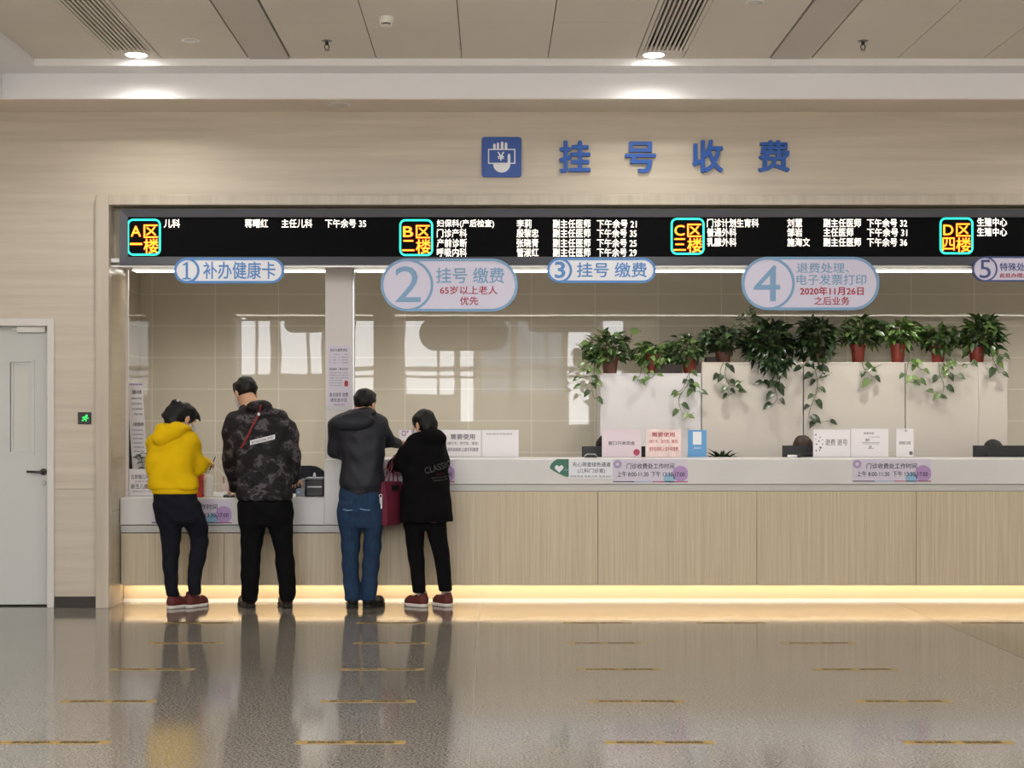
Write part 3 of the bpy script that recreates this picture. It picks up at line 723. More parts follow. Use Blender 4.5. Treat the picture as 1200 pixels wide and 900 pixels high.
# ------------------------------------------------------------------ cabinets and plants
YK = 13.75
cabs = [(703, 822, 437.5, 'cabinet_cool', 'leftmost and lowest of the white cabinets, white cool-toned front under three plants'), (822, 941.5, 424.5, 'cabinet', 'white cabinet second from the left, under the largest dark plant'),
        (941.5, 1061, 424.5, 'cabinet', 'white cabinet third from the left, under the red plant pots'), (1061, 1181, 424.5, 'cabinet', 'rightmost white cabinet, its right end free')]
for k, (a, c, t, m, lab) in enumerate(cabs):
    x0, x1, zt_ = X(a, YK) + 0.003, X(c, YK) - 0.003, Z(t, YK)
    o = thing('storage_cabinet', lab, 'cabinet', ((x0 + x1) / 2, YK + 0.2, 0), 'white cabinets behind the counter')
    MB().box(x0, x1, YK + 0.004, YK + 0.42, 0.06, zt_ - 0.018, 0.002).build('body', m, o)
    MB().box(x0, x1, YK - 0.002, YK + 0.43, zt_ - 0.018, zt_, 0.002).build('top_panel', m, o)
    MB().box(x0 + 0.01, x1 - 0.01, YK + 0.02, YK + 0.4, 0, 0.06).build('plinth', 'offwhite', o)
    if k == 3:
        MB().box(x0 + 0.003, X(1146, YK), YK - 0.004, YK + 0.005, 0.07, zt_ - 0.02).build('back_panel', m, o)
        MB().box(X(1146, YK) + 0.002, x1 - 0.003, YK - 0.004, YK + 0.005, 0.07, zt_ - 0.02).build('back_panel', m, o)
    else: MB().box(x0 + 0.003, x1 - 0.003, YK - 0.004, YK + 0.005, 0.07, zt_ - 0.02).build('back_panel', m, o)
for a, c, t, bt, lab in ((769, 801, 426.5, 437.5, 'dark brown tray lying between the pots on the lowest cabinet'), (829, 840.5, 418, 424.5, 'small dark box beside the pot at the left end of the second cabinet')):
    o = thing('tray', lab, 'tray', (X((a + c) / 2, YK), YK + 0.15, Z(bt, YK)))
    x0, x1, z0, z1 = X(a, YK), X(c, YK), Z(bt, YK) , Z(t, YK)
    mb = MB().box(x0, x1, YK + 0.06, YK + 0.20, z0, z0 + 0.01)
    for q in ((x0, x1, YK + 0.06, YK + 0.07), (x0, x1, YK + 0.19, YK + 0.20), (x0, x0 + 0.01, YK + 0.07, YK + 0.19), (x1 - 0.01, x1, YK + 0.07, YK + 0.19)): mb.box(*q, z0 + 0.01, z1, 0.001)
    mb.build('shell', 'tray', o)
    MB().box(x0 + 0.012, x1 - 0.012, YK + 0.072, YK + 0.188, z0 + 0.01, z1 - 0.012).build('contents', 'soil', o)

LT = np.array([[0, 0], [.30, 0], [.68, 0], [1, 0], [-.06, .26], [.20, .40], [.55, .33], [-.06, -.26], [.20, -.40], [.55, -.33]], np.float32)
LF = [(0, 1, 5, 4), (1, 2, 6, 5), (2, 3, 6), (0, 7, 8, 1), (1, 8, 9, 2), (2, 9, 3)]
class Leaves:
    def __init__(s): s.v, s.f = [], []
    def add(s, p, d, nrm, L, wid=0.8, droop=0.25):
        d = Vector(d).normalized(); sd = d.cross(Vector(nrm))
        if sd.length < 1e-3: sd = d.cross(Vector((0.3, 0.5, 0.8)))
        sd.normalize(); n = sd.cross(d)
        b0 = len(s.v)
        for t, u in LT:
            s.v.append(Vector(p) + d * (t * L) + sd * (u * L * wid) + n * (abs(u) * L * 0.25 - droop * L * t * t))
        s.f += [tuple(b0 + i for i in f) for f in LF]
    def build(s, name, m, parent):
        me = bpy.data.meshes.new(name); me.from_pydata(s.v, [], s.f)
        me.polygons.foreach_set('use_smooth', [True] * len(me.polygons))
        return link_mesh(name, me, M[m], parent)

def vine(pts, lv, mb, L=0.075, seed=0, ydepth=YK - 0.035):
    rs = random.Random(seed); P = [W(u, v, ydepth - 0.02 * rs.random()) for u, v in pts]
    fine = []
    for i in range(len(P) - 1):
        p0, p1, p2, p3 = P[max(i - 1, 0)], P[i], P[i + 1], P[min(i + 2, len(P) - 1)]
        for k in range(5):
            t = k / 5
            fine.append(0.5 * ((2 * p1) + (p2 - p0) * t + (2 * p0 - 5 * p1 + 4 * p2 - p3) * t * t + (3 * p1 - p0 - 3 * p2 + p3) * t ** 3))
    fine.append(P[-1]); mb.tube(fine, 0.0035, 5, 0.002)
    k = 2; side = 1
    while k < len(fine):
        p = fine[k]; t = (fine[min(k + 1, len(fine) - 1)] - fine[k - 1]).normalized()
        o = Vector((side * (0.8 + 0.3 * rs.random()), -0.25 - 0.3 * rs.random(), -0.25 - 0.5 * rs.random()))
        stalk = p + Vector((o.x, -0.2, 0.1)).normalized() * 0.03
        mb.tube([p, stalk], 0.002, 4)
        lv.add(stalk, o + t * 0.5, Vector((0.3 * side, -1, 0.45)), L * (0.75 + 0.5 * rs.random()), 0.85)
        side = -side; k += rs.choice((3, 4, 4, 5))

def pothos(label, foli, potbox, mleaf, mpot, vines, n=150, L=0.085, extra=None, seed=1, ztop=None):
    rs = random.Random(seed)
    x0, y0, x1, y1 = foli
    Yp = YK + 0.13
    pc, pt, pb, pw = potbox
    cx = X(pc, YK); zb_ = ztop; zt_ = Z(pt, YK); r = X(pw / 2 + VX, YK)
    o = thing('potted_pothos', label, 'plant', (cx, Yp, zb_), 'trailing plants on the cabinets')
    h = max(zt_ - zb_, 0.1)
    MB().lathe((cx, Yp, zb_), [(r * 0.74, 0), (r * 0.78, 0.004), (r * 0.97, h * 0.8), (r * 1.06, h * 0.8), (r * 1.08, h), (r * 0.96, h), (r * 0.94, h * 0.9)], 24).build('pot', mpot, o, True)
    MB().lathe((cx, Yp, zb_ + h * 0.84), [(r * 0.9, 0), (r * 0.9, 0.006)], 16).build('soil', 'soil', o)
    lv = Leaves(); sm = MB()
    fx, fz = (X(x0, YK) + X(x1, YK)) / 2, (Z(y0, YK) + Z(y1, YK)) / 2
    rx, rz = (X(x1, YK) - X(x0, YK)) / 2, (Z(y0, YK) - Z(y1, YK)) / 2; ry = min(0.21, rx)
    src = Vector((cx, Yp, zb_ + h)); n = int(n * 1.35)
    k = 0
    while k < n:
        th, u = rs.uniform(0, 2 * math.pi), rs.uniform(-1, 1)
        q = math.sqrt(1 - u * u); rad = rs.uniform(0.35, 0.93) ** 0.7
        p = Vector((fx + rx * rad * q * math.cos(th), Yp - 0.01 + ry * rad * q * math.sin(th), fz + rz * rad * u))
        if p.z < zb_ + 0.03 and p.y > YK - 0.04: p.y = YK - 0.05 - 0.03 * rs.random()
        if (p - Vector((cx, Yp, p.z))).length < r * 1.15 and p.z < zb_ + h: continue
        if p.y > YB - 0.08: continue
        out = (p - src); out.z = out.z * 0.4 - 0.02; out.normalize()
        d = out + Vector((rs.gauss(0, .45), rs.gauss(0, .45), rs.gauss(-0.15, .45)))
        nr = Vector((rs.gauss(0, .35), -0.35 + rs.gauss(0, .35), 1))
        lv.add(p, d, nr, L * rs.uniform(0.65, 1.25), rs.uniform(0.6, 0.85), rs.uniform(0.1, 0.5)); k += 1
        if k % 4 == 0:
            mid = (src + p) / 2 + Vector((0, 0, 0.03)); sm.tube([src + Vector((rs.gauss(0, r * .3), rs.gauss(0, r * .3), -0.01)), mid, p], 0.0025, 4)
    for i, v in enumerate(vines): vine(v, lv, sm, L * 0.95, seed * 31 + i)
    if extra: extra(lv, sm)
    lv.build('foliage', mleaf, o); sm.build('stems', 'stem', o)
    return o
zA, zB = Z(437.5, YK), Z(424.5, YK)
def light_leaf(lv, sm):
    sm.tube([W(735, 412, YK + .1), W(738, 398, YK + .05), W(741, 390, YK + .04)], 0.003, 5); lv.add(W(739, 389, YK + .04), (1, -0.2, 0.15), (0, -1, 0.5), 0.1, 0.9)
def sprig(lv, sm):
    for k, (u, v) in enumerate(((872, 372), (879, 364), (885, 369), (888, 373), (867, 377))):
        sm.tube([W(893, 410, YK + .1), W(886, 390, YK + .06), W(u, v, YK + .05)], 0.003, 5)
        for q in range(7): lv.add(W(u + random.uniform(-5, 3), v + random.uniform(-3, 7), YK + .05), (random.uniform(-1, 1), random.uniform(-.6, .3), random.uniform(-.2, 1)), (0, -1, .4), 0.045, 0.4)
pothos('trailing pothos at the left end of the lowest cabinet', (684, 388, 741, 430), (716, 418, 437, 20), 'leaf', 'pot_dull',
       [[(700, 418), (697, 432), (695, 446), (694, 458), (697, 468)], [(698, 420), (688, 425), (684, 432), (694, 434)], [(695, 440), (684, 442), (676, 444)], [(694, 448), (684, 452)]], 170, 0.078, light_leaf, 1, zA)
pothos('short pothos in a brown pot, second on the lowest cabinet', (741, 399, 790, 430), (766, 415, 437, 17), 'leaf_light', 'pot', [[(752, 428), (750, 440), (746, 446)], [(757, 430), (762, 443), (768, 438)]], 130, 0.068, None, 2, zA)
pothos('pothos with one long vine at the right end of the lowest cabinet', (782, 390, 827, 428), (810, 419, 437, 17), 'leaf', 'pot', [[(806, 430), (808, 445), (803, 455), (796, 466), (797, 478), (803, 487), (813, 484)], [(806, 440), (800, 455), (792, 462)], [(808, 446), (813, 456), (818, 459)]], 150, 0.072, None, 3, zA)
pothos('dark pothos in a dull brown pot at the left end of the second cabinet', (820, 380, 877, 413), (850, 409, 424.5, 20), 'leaf_dark', 'pot_dull', [[(849, 422), (844, 436), (852, 446), (855, 455)], [(852, 424), (850, 440), (858, 452), (872, 446)], [(851, 452), (855, 462), (862, 458)]], 150, 0.08, None, 4, zB)
pothos('largest and darkest pothos, in front of the second cabinet top', (874, 371, 932, 436), (905, 408, 424.5, 22), 'leaf_dark', 'pot_dull', [[(912, 430), (911, 444), (908, 456), (911, 466), (907, 473)], [(908, 452), (898, 448), (891, 447)], [(914, 428), (922, 424), (928, 432)]], 260, 0.092, sprig, 5, zB)
pothos('dark pothos with the longest vine at the joint of the middle cabinets', (933, 372, 985, 424), (962, 409, 424.5, 20), 'leaf_dark', 'pot_dull', [[(952, 424), (957, 440), (958, 452), (955, 465), (951, 475), (948, 488), (957, 495), (971, 493)], [(958, 424), (968, 440), (975, 436)], [(960, 424), (955, 436), (950, 444)], [(945, 420), (942, 430), (938, 426)]], 210, 0.088, None, 6, zB)
pothos('leafy pothos in a red pot, leftmost red pot on the third cabinet', (984, 371, 1042, 408), (1009.5, 403, 424.5, 17), 'leaf', 'pot', [[(1010, 423), (1013, 433), (1021, 440), (1022, 446)], [(1013, 433), (1025, 431), (1034, 426)]], 150, 0.085, None, 7, zB)
pothos('leafy pothos in a red pot above the joint of the two right cabinets', (1038, 374, 1088, 406), (1056.5, 402, 424.5, 17.5), 'leaf_light', 'pot', [[(1066, 418), (1063, 432), (1063, 446), (1073, 449)], [(1068, 420), (1074, 427), (1080, 434)], [(1062, 444), (1070, 441), (1074, 445)]], 150, 0.08, None, 8, zB)
pothos('pothos in a red pot with a curling vine, on the rightmost cabinet', (1082, 381, 1131, 412), (1104, 404, 424.5, 17), 'leaf', 'pot', [[(1100, 424), (1101, 438), (1106, 450), (1104, 462), (1098, 464), (1097, 458)], [(1108, 420), (1112, 430), (1108, 438)], [(1110, 420), (1116, 424), (1124, 428)], [(1105, 424), (1113, 436), (1119, 440)]], 150, 0.076, None, 9, zB)
pothos('tall bushy pothos at the right end of the rightmost cabinet', (1130, 370, 1181, 416), (1150, 406, 424.5, 19), 'leaf', 'pot', [[(1163, 420), (1168, 430), (1171, 437)], [(1170, 414), (1177, 418)], [(1134, 420), (1139, 428)]], 190, 0.092, None, 10, zB)
# plant standing on the desk behind the counter
o = thing('potted_plant', 'low leafy plant peeping over the counter beside the blue card', 'plant', (X(846, 12.88), 12.88, 0.75))
c = Vector((X(846, 12.88), 12.88, 0.75))
MB().lathe(c, [(0.055, 0), (0.075, 0.2), (0.085, 0.2), (0.086, 0.24), (0.074, 0.24), (0.072, 0.22)], 24).build('pot', 'pot_dull', o, True)
lv = Leaves(); sm = MB(); rs = random.Random(3)
for k in range(60):
    t = rs.uniform(0, 2 * math.pi); e = rs.uniform(0.3, 1.3)
    p = c + Vector((math.cos(t) * 0.07 * rs.random(), math.sin(t) * 0.07 * rs.random(), 0.30 + 0.04 * rs.random()))
    d = Vector((math.cos(t) * math.cos(e), math.sin(t) * math.cos(e), math.sin(e))); lv.add(p, d, (0, 0, 1), rs.uniform(0.09, 0.13), 0.4, 0.5)
    if k % 3 == 0: sm.tube([c + Vector((0, 0, 0.22)), p], 0.003, 4)
lv.build('foliage', 'leaf_dark', o); sm.build('stems', 'stem', o)

# ------------------------------------------------------------------ notices on the counters
YN = YC - 0.001
def hours_notice(label, bx, full=True):
    x0, z0, x1, z1 = pxbox(*bx, YN)
    o = thing('hours_notice', label, 'notice', ((x0 + x1) / 2, YN, z0), 'lilac opening-hours notices')
    MB().box(x0, x1, YN - 0.004, YN, z0, z1).build('sheet', 'lilac', o)
    y = YN - 0.004; w = bx[2] - bx[0]; h = bx[3] - bx[1]
    fx = lambda u, v: (bx[0] + w * u, bx[1] + h * v)
    def disc(u, v, r, m, name, hole=0, cut=True):
        cx, cz = X(bx[0] + w * u, y), Z(bx[1] + h * v, y); rr = r / F * y * w
        pts = [(min(max(a, x0 + .001), x1 - .001), min(max(b_, z0 + .001), z1 - .001)) for a, b_ in circ(cx, cz, rr, 40)]
        m_ = MB()
        if hole: m_.ring(pts, [(min(max(a, x0 + .001), x1 - .001), min(max(b_, z0 + .001), z1 - .001)) for a, b_ in circ(cx, cz, rr * hole, 40)], y - 0.0006, y)
        else: m_.prism(pts, y - 0.0006, y)
        m_.build(name, m, o)
    disc(0.75, 0.84, 0.075, 'sky_print', 'blue_dot'); disc(0.9, 0.62, 0.105, 'violet', 'violet_dot'); disc(0.06, 0.22, 0.055, 'pale_violet', 'ring_print', 0.4)
    for a, c, m in ((0, .28, 'ink'), (.28, .53, 'sky_print'), (.53, 1, 'crimson_bar')): MB().box(x0 + (x1 - x0) * a, x0 + (x1 - x0) * c, y - 0.0006, y, z0 + 0.004, z0 + 0.011).build('colour_bar', m, o)
    text('门诊收费处工作时间', (*fx(.18, .18), *fx(.82, .42)), y - .0006, 'ink', o, 0.012, 0.001)
    text('上午 8:00-11:30  下午 13:30-17:00', (*fx(.055, .52), *fx(.96, .76)), y - .0006, 'ink', o, 0.012, 0.001)
hours_notice('lilac opening-hours notice on the low counter, half hidden by the yellow top', (178, 585.5, 271.5, 613.5))
hours_notice('lilac opening-hours notice behind the person in the black coat', (441, 538.5, 533, 565.5))
hours_notice('lilac opening-hours notice beside the green heart notice', (718.5, 538, 806, 565.5))
hours_notice('lilac opening-hours notice at the right, under the white refund cards', (999, 538, 1091, 565))
# green heart notice
gx = pxbox(643, 538, 718, 560.5, YN)
o = thing('green_channel_notice', 'white notice with a green heart emblem on the counter front', 'notice', ((gx[0] + gx[2]) / 2, YN, gx[1]))
MB().box(X(666, YN), gx[2], YN - 0.003, YN, gx[1], gx[3]).build('sheet', 'sign_white', o)
GP = [(666.5, 538), (653, 538), (648, 541), (644.5, 546), (644.5, 549), (650, 552.5), (657, 556), (662, 558.5), (666.5, 559)]
MB().prism([(X(u, YN), Z(v, YN)) for u, v in reversed(GP)], YN - 0.004, YN).build('green_field', 'green_print', o)
hp = []
for i in range(32):
    t = 2 * math.pi * i / 32
    hp.append((X(655.2, YN) + 0.0021 * 16 * math.sin(t) ** 3, Z(549, YN) + 0.0021 * (13 * math.cos(t) - 5 * math.cos(2 * t) - 2 * math.cos(3 * t) - math.cos(4 * t))))
MB().prism(hp, YN - 0.005, YN - 0.004).build('heart', 'sign_white', o)
MB().tube([W(u, v, YN - 0.005) for u, v in ((660.5, 551.5), (662, 551), (663, 548.5), (664, 552), (665, 550.5), (666.3, 550.5))], 0.0018, 5).build('pulse_line', 'sky_print', o)
text('先心筛查绿色通道', (671, 541.5, 715.5, 547), YN - .003, 'ink', o, 0.008, 0.001)
text('(儿科门诊室)', (677, 549, 709, 555), YN - .003, 'ink', o, 0.008, 0.001)
text('免费筛查 免费诊断 免费治疗', (668, 557, 717, 559.6), YN - .003, 'grey_ink', o, 0, 0.001)
# cards in clear stands along the rear edge of the high counter
YD = 12.52
def card(label, bx, m, lines, lean=0.0, deco=None, grp='cards in clear stands on the counter'):
    x0, z0, x1, z1 = pxbox(*bx, YD); z0 = zR + 0.001
    o = thing('sign_stand', label, 'sign', ((x0 + x1) / 2, YD, zR), grp)
    MB().box(x0 - 0.004, x1 + 0.004, YD + 0.003, YD + 0.007, z0, z1 + 0.003).box(x0 - 0.004, x1 + 0.004, YD + 0.003, YD + 0.075, z0, z0 + 0.004).box(x0 - 0.004, x1 + 0.004, YD - 0.008, YD + 0.003, z0, z0 + 0.003).build('holder', 'acrylic', o)
    MB().box(x0, x1, YD, YD + 0.002, z0 + 0.004, z1).build('card', m, o)
    for s, b_, mm, wg in lines: text(s, b_, YD, mm, o, wg, 0.0008)
    if deco: deco(o)
    return o
def deco_d(o):
    x0, z0, x1, z1 = pxbox(470.5, 504.5, 476, 511, YD)
    MB().ring(rrect(x0, z0, x1, z1, 0.012), rrect(x0 + .010, z0 + .010, x1 - .010, z1 - .010, 0.006), YD - .001, YD).prism([(X(476.5, YD), Z(504.5, YD)), (X(480, YD), Z(504.5, YD)), (X(477, YD), Z(508, YD))], YD - .001, YD).build('emblem', 'violet', o)
card('white card stand with grey lettering behind the black coat', (468, 504, 563.5, 536), 'paper', [('需要使用', (528, 508.5, 556.5, 515), 'grey_ink', 0.02), ('(银行卡、支付宝、微信)', (524, 517.5, 560.5, 522), 'grey_ink', 0.01), ('请到自助机上或手机缴费', (524, 524.5, 560.5, 529), 'grey_ink', 0.01)], 0, deco_d)
card('glossy white card stand with one line of small print, right of the grey-lettered card', (565, 504, 607.5, 536), 'paper', [('自助服务流程说明', (570, 507.5, 600, 509.5), 'grey_ink', 0)])
def dot(u, v, r, m, nm='dot'):
    def f(o): MB().prism(circ(X(u, YD), Z(v, YD), r / F * YD, 28), YD - .0008, YD).build(nm, m, o)
    return f
card('mauve card stand with a pink dot above the middle notice', (706, 503, 751, 535), 'paper_mauve', [('窗口只收现金', (713, 517, 744, 521.5), 'ink', 0.01)], 0, dot(746, 530, 3.8, 'crimson_bar', 'pink_dot'))
card('pink card stand with red lettering', (757, 503, 798, 534), 'paper_pink', [('需要使用', (764, 506.5, 790.5, 512), 'red_ink', 0.015), ('(银行卡、支付宝、微信)', (760.5, 515, 794.5, 520), 'red_ink', 0.01), ('请到自助机上或手机缴费', (760.5, 523.5, 794.5, 528.5), 'red_ink', 0.01)])
def deco_blue(o):
    x0, z0, x1, z1 = pxbox(812, 506, 822, 521, YD); MB().box(x0, x1, YD - .001, YD, z0, z1).build('white_patch', 'sign_white', o)
    text('扫码支付', (813, 524, 821.5, 526), YD, 'sign_white', o, 0.02, .0008)
card('small blue card stand with a white patch', (806, 504, 828, 533), 'paper_blue', [], 0, deco_blue)
def deco_star(o):
    m_ = MB(); rs = random.Random(5)
    for u, v, r in ((956, 509.5, 1.6), (961, 512.5, 1.2), (956, 514.5, 1.0), (959.5, 517, 1.6), (957, 520.5, 1.5), (964, 515.5, 1.0), (961.5, 524.5, 2.2), (956.5, 528, 1.5), (964, 520.5, 1.2), (960.5, 527.5, 1.3)):
        cx, cz, rr = X(u, YD), Z(v, YD), r / F * YD
        m_.prism([(cx + (rr if i % 2 else rr * .45) * math.cos(R(36 * i + 18)), cz + (rr if i % 2 else rr * .45) * math.sin(R(36 * i + 18))) for i in range(10)], YD - .0008, YD)
    m_.build('star_pattern', 'grey_ink', o)
card('white refund card stand with a star pattern', (953.5, 503.5, 996, 535), 'paper', [('退费 退号', (967, 514.5, 993, 522), 'ink', 0.0)], 0, deco_star)
def deco_lines(o):
    m_ = MB()
    for u0, u1, v in ((1010, 1031, 518.5), (1011, 1030, 520), (1017, 1024, 525.5), (1018, 1031, 512)): m_.box(X(u0, YD), X(u1, YD), YD - .0008, YD, Z(v, YD) - .002, Z(v, YD) + .001)
    m_.build('rule_lines', 'grey_ink', o)
card('white card stand with ruled lines beside the refund card', (997.5, 502.5, 1041, 535), 'paper', [('退费流程', (1012, 506.5, 1024, 509), 'grey_ink', 0.01), ('退号', (1014, 514, 1019, 517.5), 'ink', 0.01), ('完成', (1018, 522, 1021.5, 525), 'ink', 0.01)], 0, deco_lines)
card('small cream card stand, rightmost on the counter', (1050.5, 502.5, 1070.5, 535), 'paper', [('请到窗口办理', (1053.5, 517, 1067, 521), 'grey_ink', 0.01), ('提示', (1060, 503.5, 1063.5, 506), 'grey_ink', 0.01)], 0, dot(1067.5, 531, 2.2, 'grey_ink', 'print_mark'))

# notice on the column
YP = 11.999
x0, z0, x1, z1 = pxbox(384, 405, 410.5, 482, YP)
o = thing('column_notice', 'tall lilac notice taped to the column', 'notice', ((x0 + x1) / 2, YP, z0))
MB().box(x0, x1, YP - 0.003, YP, z0, z1).build('sheet', 'lilac', o)
yy = YP - 0.003
text('就诊与缴费须知', (387, 408.5, 407, 412), yy, 'ink', o, 0.01, .0008)
for k, s in enumerate(('一、请先挂号   二、候诊', '三、就诊   四、缴费取药', '五、检查   六、报告领取', '七、复诊   八、办理退费')): text(s, (386, 414.5 + 3.3 * k, 408, 416 + 3.3 * k), yy, 'grey_ink', o, 0, .0008)
text('自助服务 二楼 自助机', (386, 431, 408, 434), yy, 'ink', o, 0.01, .0008)
for k in range(6): text('请携带健康卡到窗口办理挂号缴费手续'[k:k + 13], (386, 436 + 3 * k, 408 if k < 3 else 401, 437.6 + 3 * k), yy, 'grey_ink', o, 0, .0008)
text('急诊挂号 收费', (386, 460, 408, 465), yy, 'ink', o, 0.012, .0008)
text('请去急诊区', (387, 466.5, 407, 471), yy, 'ink', o, 0.012, .0008)
text('谢谢您的配合', (391, 473, 404, 475.5), yy, 'grey_ink', o, 0, .0008)
MB().prism(rrect(*pxbox(403.5, 446, 408, 453, yy), 0.012), yy - .0008, yy).build('red_print', 'red_ink', o)
MB().box(x0 - 0.01, x1 + 0.01, yy - 0.0015, yy, Z(482, yy), Z(476, yy)).build('adhesive_strip', 'acrylic', o)

# leaning poster and notice on the low counter
YQ = 12.25
o = thing('standing_poster', 'tall white poster leaning in the corner left of the yellow top', 'poster', (X(160, YQ), YQ, zL))
def lean(x, y, z):                                    # the sheet leans and curls a little to the right
    t = (z - zL) / 0.95; return (x + 0.07 * (1 - t) ** 1.6 * 0.9, y + 0.02 * math.sin(3 * t), z)
pz0, pz1 = zL + 0.004, Z(449, YQ); px0, px1 = X(148.8, YQ), X(167, YQ)
me_rows = []
pm = MB(); K = 12; fr = []; bk = []
for i in range(K + 1):
    z = pz0 + (pz1 - pz0) * i / K
    fr.append([pm.b.verts.new(lean(x, YQ, z)) for x in (px0, px1)]); bk.append([pm.b.verts.new(lean(x, YQ + 0.004, z)) for x in (px0, px1)])
for i in range(K):
    pm.b.faces.new((fr[i][0], fr[i][1], fr[i + 1][1], fr[i + 1][0])); pm.b.faces.new((bk[i][1], bk[i][0], bk[i + 1][0], bk[i + 1][1]))
    pm.b.faces.new((fr[i][0], fr[i + 1][0], bk[i + 1][0], bk[i][0])); pm.b.faces.new((fr[i][1], bk[i][1], bk[i + 1][1], fr[i + 1][1]))
pm.b.faces.new((fr[0][0], bk[0][0], bk[0][1], fr[0][1])); pm.b.faces.new((fr[-1][0], fr[-1][1], bk[-1][1], bk[-1][0]))
pm.build('sheet', 'paper', o)
MB().box(px0 - 0.01, px0 + 0.07, YQ + 0.03, YQ + 0.05, zL, pz1 - 0.01).build('backing_board', 'black', o)
def ptext(s, bx, m, wg=0):
    t_ = text(s, bx, YQ - 0.001, m, o, wg, .0008)
    for v in t_.data.vertices: v.co = lean(*v.co)
ptext('健康卡办理', (154, 457, 165, 462), 'ink', 0.015)
for k, s in enumerate(('身份证 户口本', '出生证 监护人', '住址 联系电话', '一寸照片 填表')): ptext(s, (153, 465.5 + 6.2 * k, 165, 468 + 6.2 * k), 'grey_ink', 0.01)
ptext('办理流程说明', (153, 495, 165.5, 499.5), 'ink', 0.015)
for k in range(6): ptext('请先填写申请表再到窗口办理健康卡'[k:k + 9], (151.5, 503 + 5 * k, 164, 505 + 5 * k), 'grey_ink', 0)
MB().box(px0, px1, YQ - 0.002, YQ, pz1 - 0.016, pz1 - 0.004).build('top_band', 'pale_violet', o).location.x += 0.0
YZ = 12.1
x0, x1 = X(150.5, YZ), X(187, YZ); z1 = Z(550, YZ)
o = thing('sign_stand', 'white window notice card standing on the low counter by the corner', 'sign', ((x0 + x1) / 2, YZ, zL), 'cards in clear stands on the counter')
MB().box(x0, x1, YZ, YZ + 0.004, zL + 0.008, z1).build('card', 'paper', o)
MB().box(x0 - .004, x1 + .004, YZ + .005, YZ + .009, zL + .001, z1 + .004).box(x0 - .004, x1 + .004, YZ - .012, YZ + .08, zL + .001, zL + .007).build('holder', 'acrylic', o)
text('立即窗口可办理', (153.5, 556, 184, 561.5), YZ, 'grey_ink', o, 0.02, .0008); text('社保卡 健康卡', (158, 563, 182, 565.5), YZ, 'grey_ink', o, 0, .0008)
text('新生儿健康卡', (153.5, 567, 184, 573), YZ, 'grey_ink', o, 0.02, .0008); text('请带出生证一张一卡', (155, 574.5, 183, 577), YZ, 'grey_ink', o, 0, .0008)
# small leafy plant beside the poster
o = thing('potted_plant', 'small dark leafy plant between the poster and the yellow top', 'plant', (X(172, 12.2), 12.2, zL))
c = Vector((X(172, 12.2), 12.2, zL))
MB().lathe(c, [(0.03, 0), (0.042, 0.09), (0.047, 0.09), (0.047, 0.105), (0.04, 0.105)], 20).build('pot', 'pot_dull', o, True)
lv = Leaves(); sm = MB(); rs = random.Random(8)
for k in range(46):
    t = rs.uniform(0, 2 * math.pi); q = rs.random()
    p = c + Vector((math.cos(t) * 0.075 * q, math.sin(t) * 0.05 * q, 0.12 + 0.22 * rs.random())); lv.add(p, (math.cos(t), math.sin(t), rs.uniform(-.3, .8)), (0, -.3, 1), rs.uniform(0.05, 0.075), 0.7, 0.3)
    if k % 3 == 0: sm.tube([c + Vector((0, 0, 0.09)), p], 0.0025, 4)
lv.build('foliage', 'leaf_dark', o); sm.build('stems', 'stem', o)

# ------------------------------------------------------------------ things on the low counter and the desk
Yb = 12.15
def at(u, Y): return X(u, Y)
o = thing('carton', 'small red-orange carton beside the yellow sleeve', 'box', (at(233.5, 12.0), 12.0, zL))
MB().box(at(229.5, 12.0), at(237, 12.0), 11.96, 12.10, zL, Z(556, 12.0), 0.002).build('box', 'red_box', o)
MB().box(at(230.5, 12.0), at(236, 12.0), 11.958, 11.96, Z(575, 12.0), Z(566, 12.0)).build('label', 'crimson_bar', o)
o = thing('dispenser_bottle', 'white rounded pump bottle beside the red carton', 'bottle', (at(245, 12.02), 12.02, zL))
bc = (at(244.5, 12.02), 12.02, zL); bh = Z(553, 12.02) - zL
MB().lathe(bc, [(0.036, 0), (0.04, 0.006), (0.04, bh * .68), (0.034, bh * .84), (0.016, bh * .92), (0.014, bh)], 24).build('body', 'white_plastic', o, True)
MB().lathe((bc[0], bc[1], zL + bh), [(0.017, 0), (0.017, 0.012), (0.006, 0.014), (0.006, 0.03)], 16).tube([(bc[0], bc[1], zL + bh + .03), (bc[0] + .01, bc[1] - .02, zL + bh + .034), (bc[0] + .016, bc[1] - .045, zL + bh + .026)], 0.006).build('pump', 'white_plastic', o, True)
o = thing('card_reader', 'flat white card reader lying left of the camouflage jacket', 'card reader', (at(257, 12.0), 12.0, zL))
MB().box(at(250.5, 12.0), at(264, 12.0), 11.95, 12.09, zL, zL + 0.04, 0.008).build('body', 'white_plastic', o)
MB().box(at(253, 12.0), at(262, 12.0), 11.98, 12.05, zL + 0.04, zL + 0.042).build('pad', 'grey_plastic', o)
cb = MB().tube([W(262, 573, 12.12), W(266, 560, 12.15), W(258, 552, 12.16), W(249, 545, 12.18), W(246, 540, 12.3), W(246, 575, 12.45)], 0.004, 6)
t = cb.build('cable', 'white_plastic', None, True); props(t, 'thin white looped cable rising behind the card reader', 'cable')
o = thing('pen_holder', 'pale pink plastic holder behind the card reader', 'holder', (at(264, 12.2), 12.2, zL))
MB().box(at(257, 12.2), at(271, 12.2), 12.17, 12.24, zL, zL + 0.012, 0.003).lathe((at(264, 12.2), 12.2, zL + .012), [(0.03, 0), (0.034, 0.09), (0.03, 0.09), (0.027, 0.01)], 20).build('cup', 'paper_pink', o, True)
MB().tube([(at(263, 12.2), 12.2, zL + .03), (at(261.5, 12.2), 12.21, zL + .15)], 0.004).build('pen', 'strap_red', o)
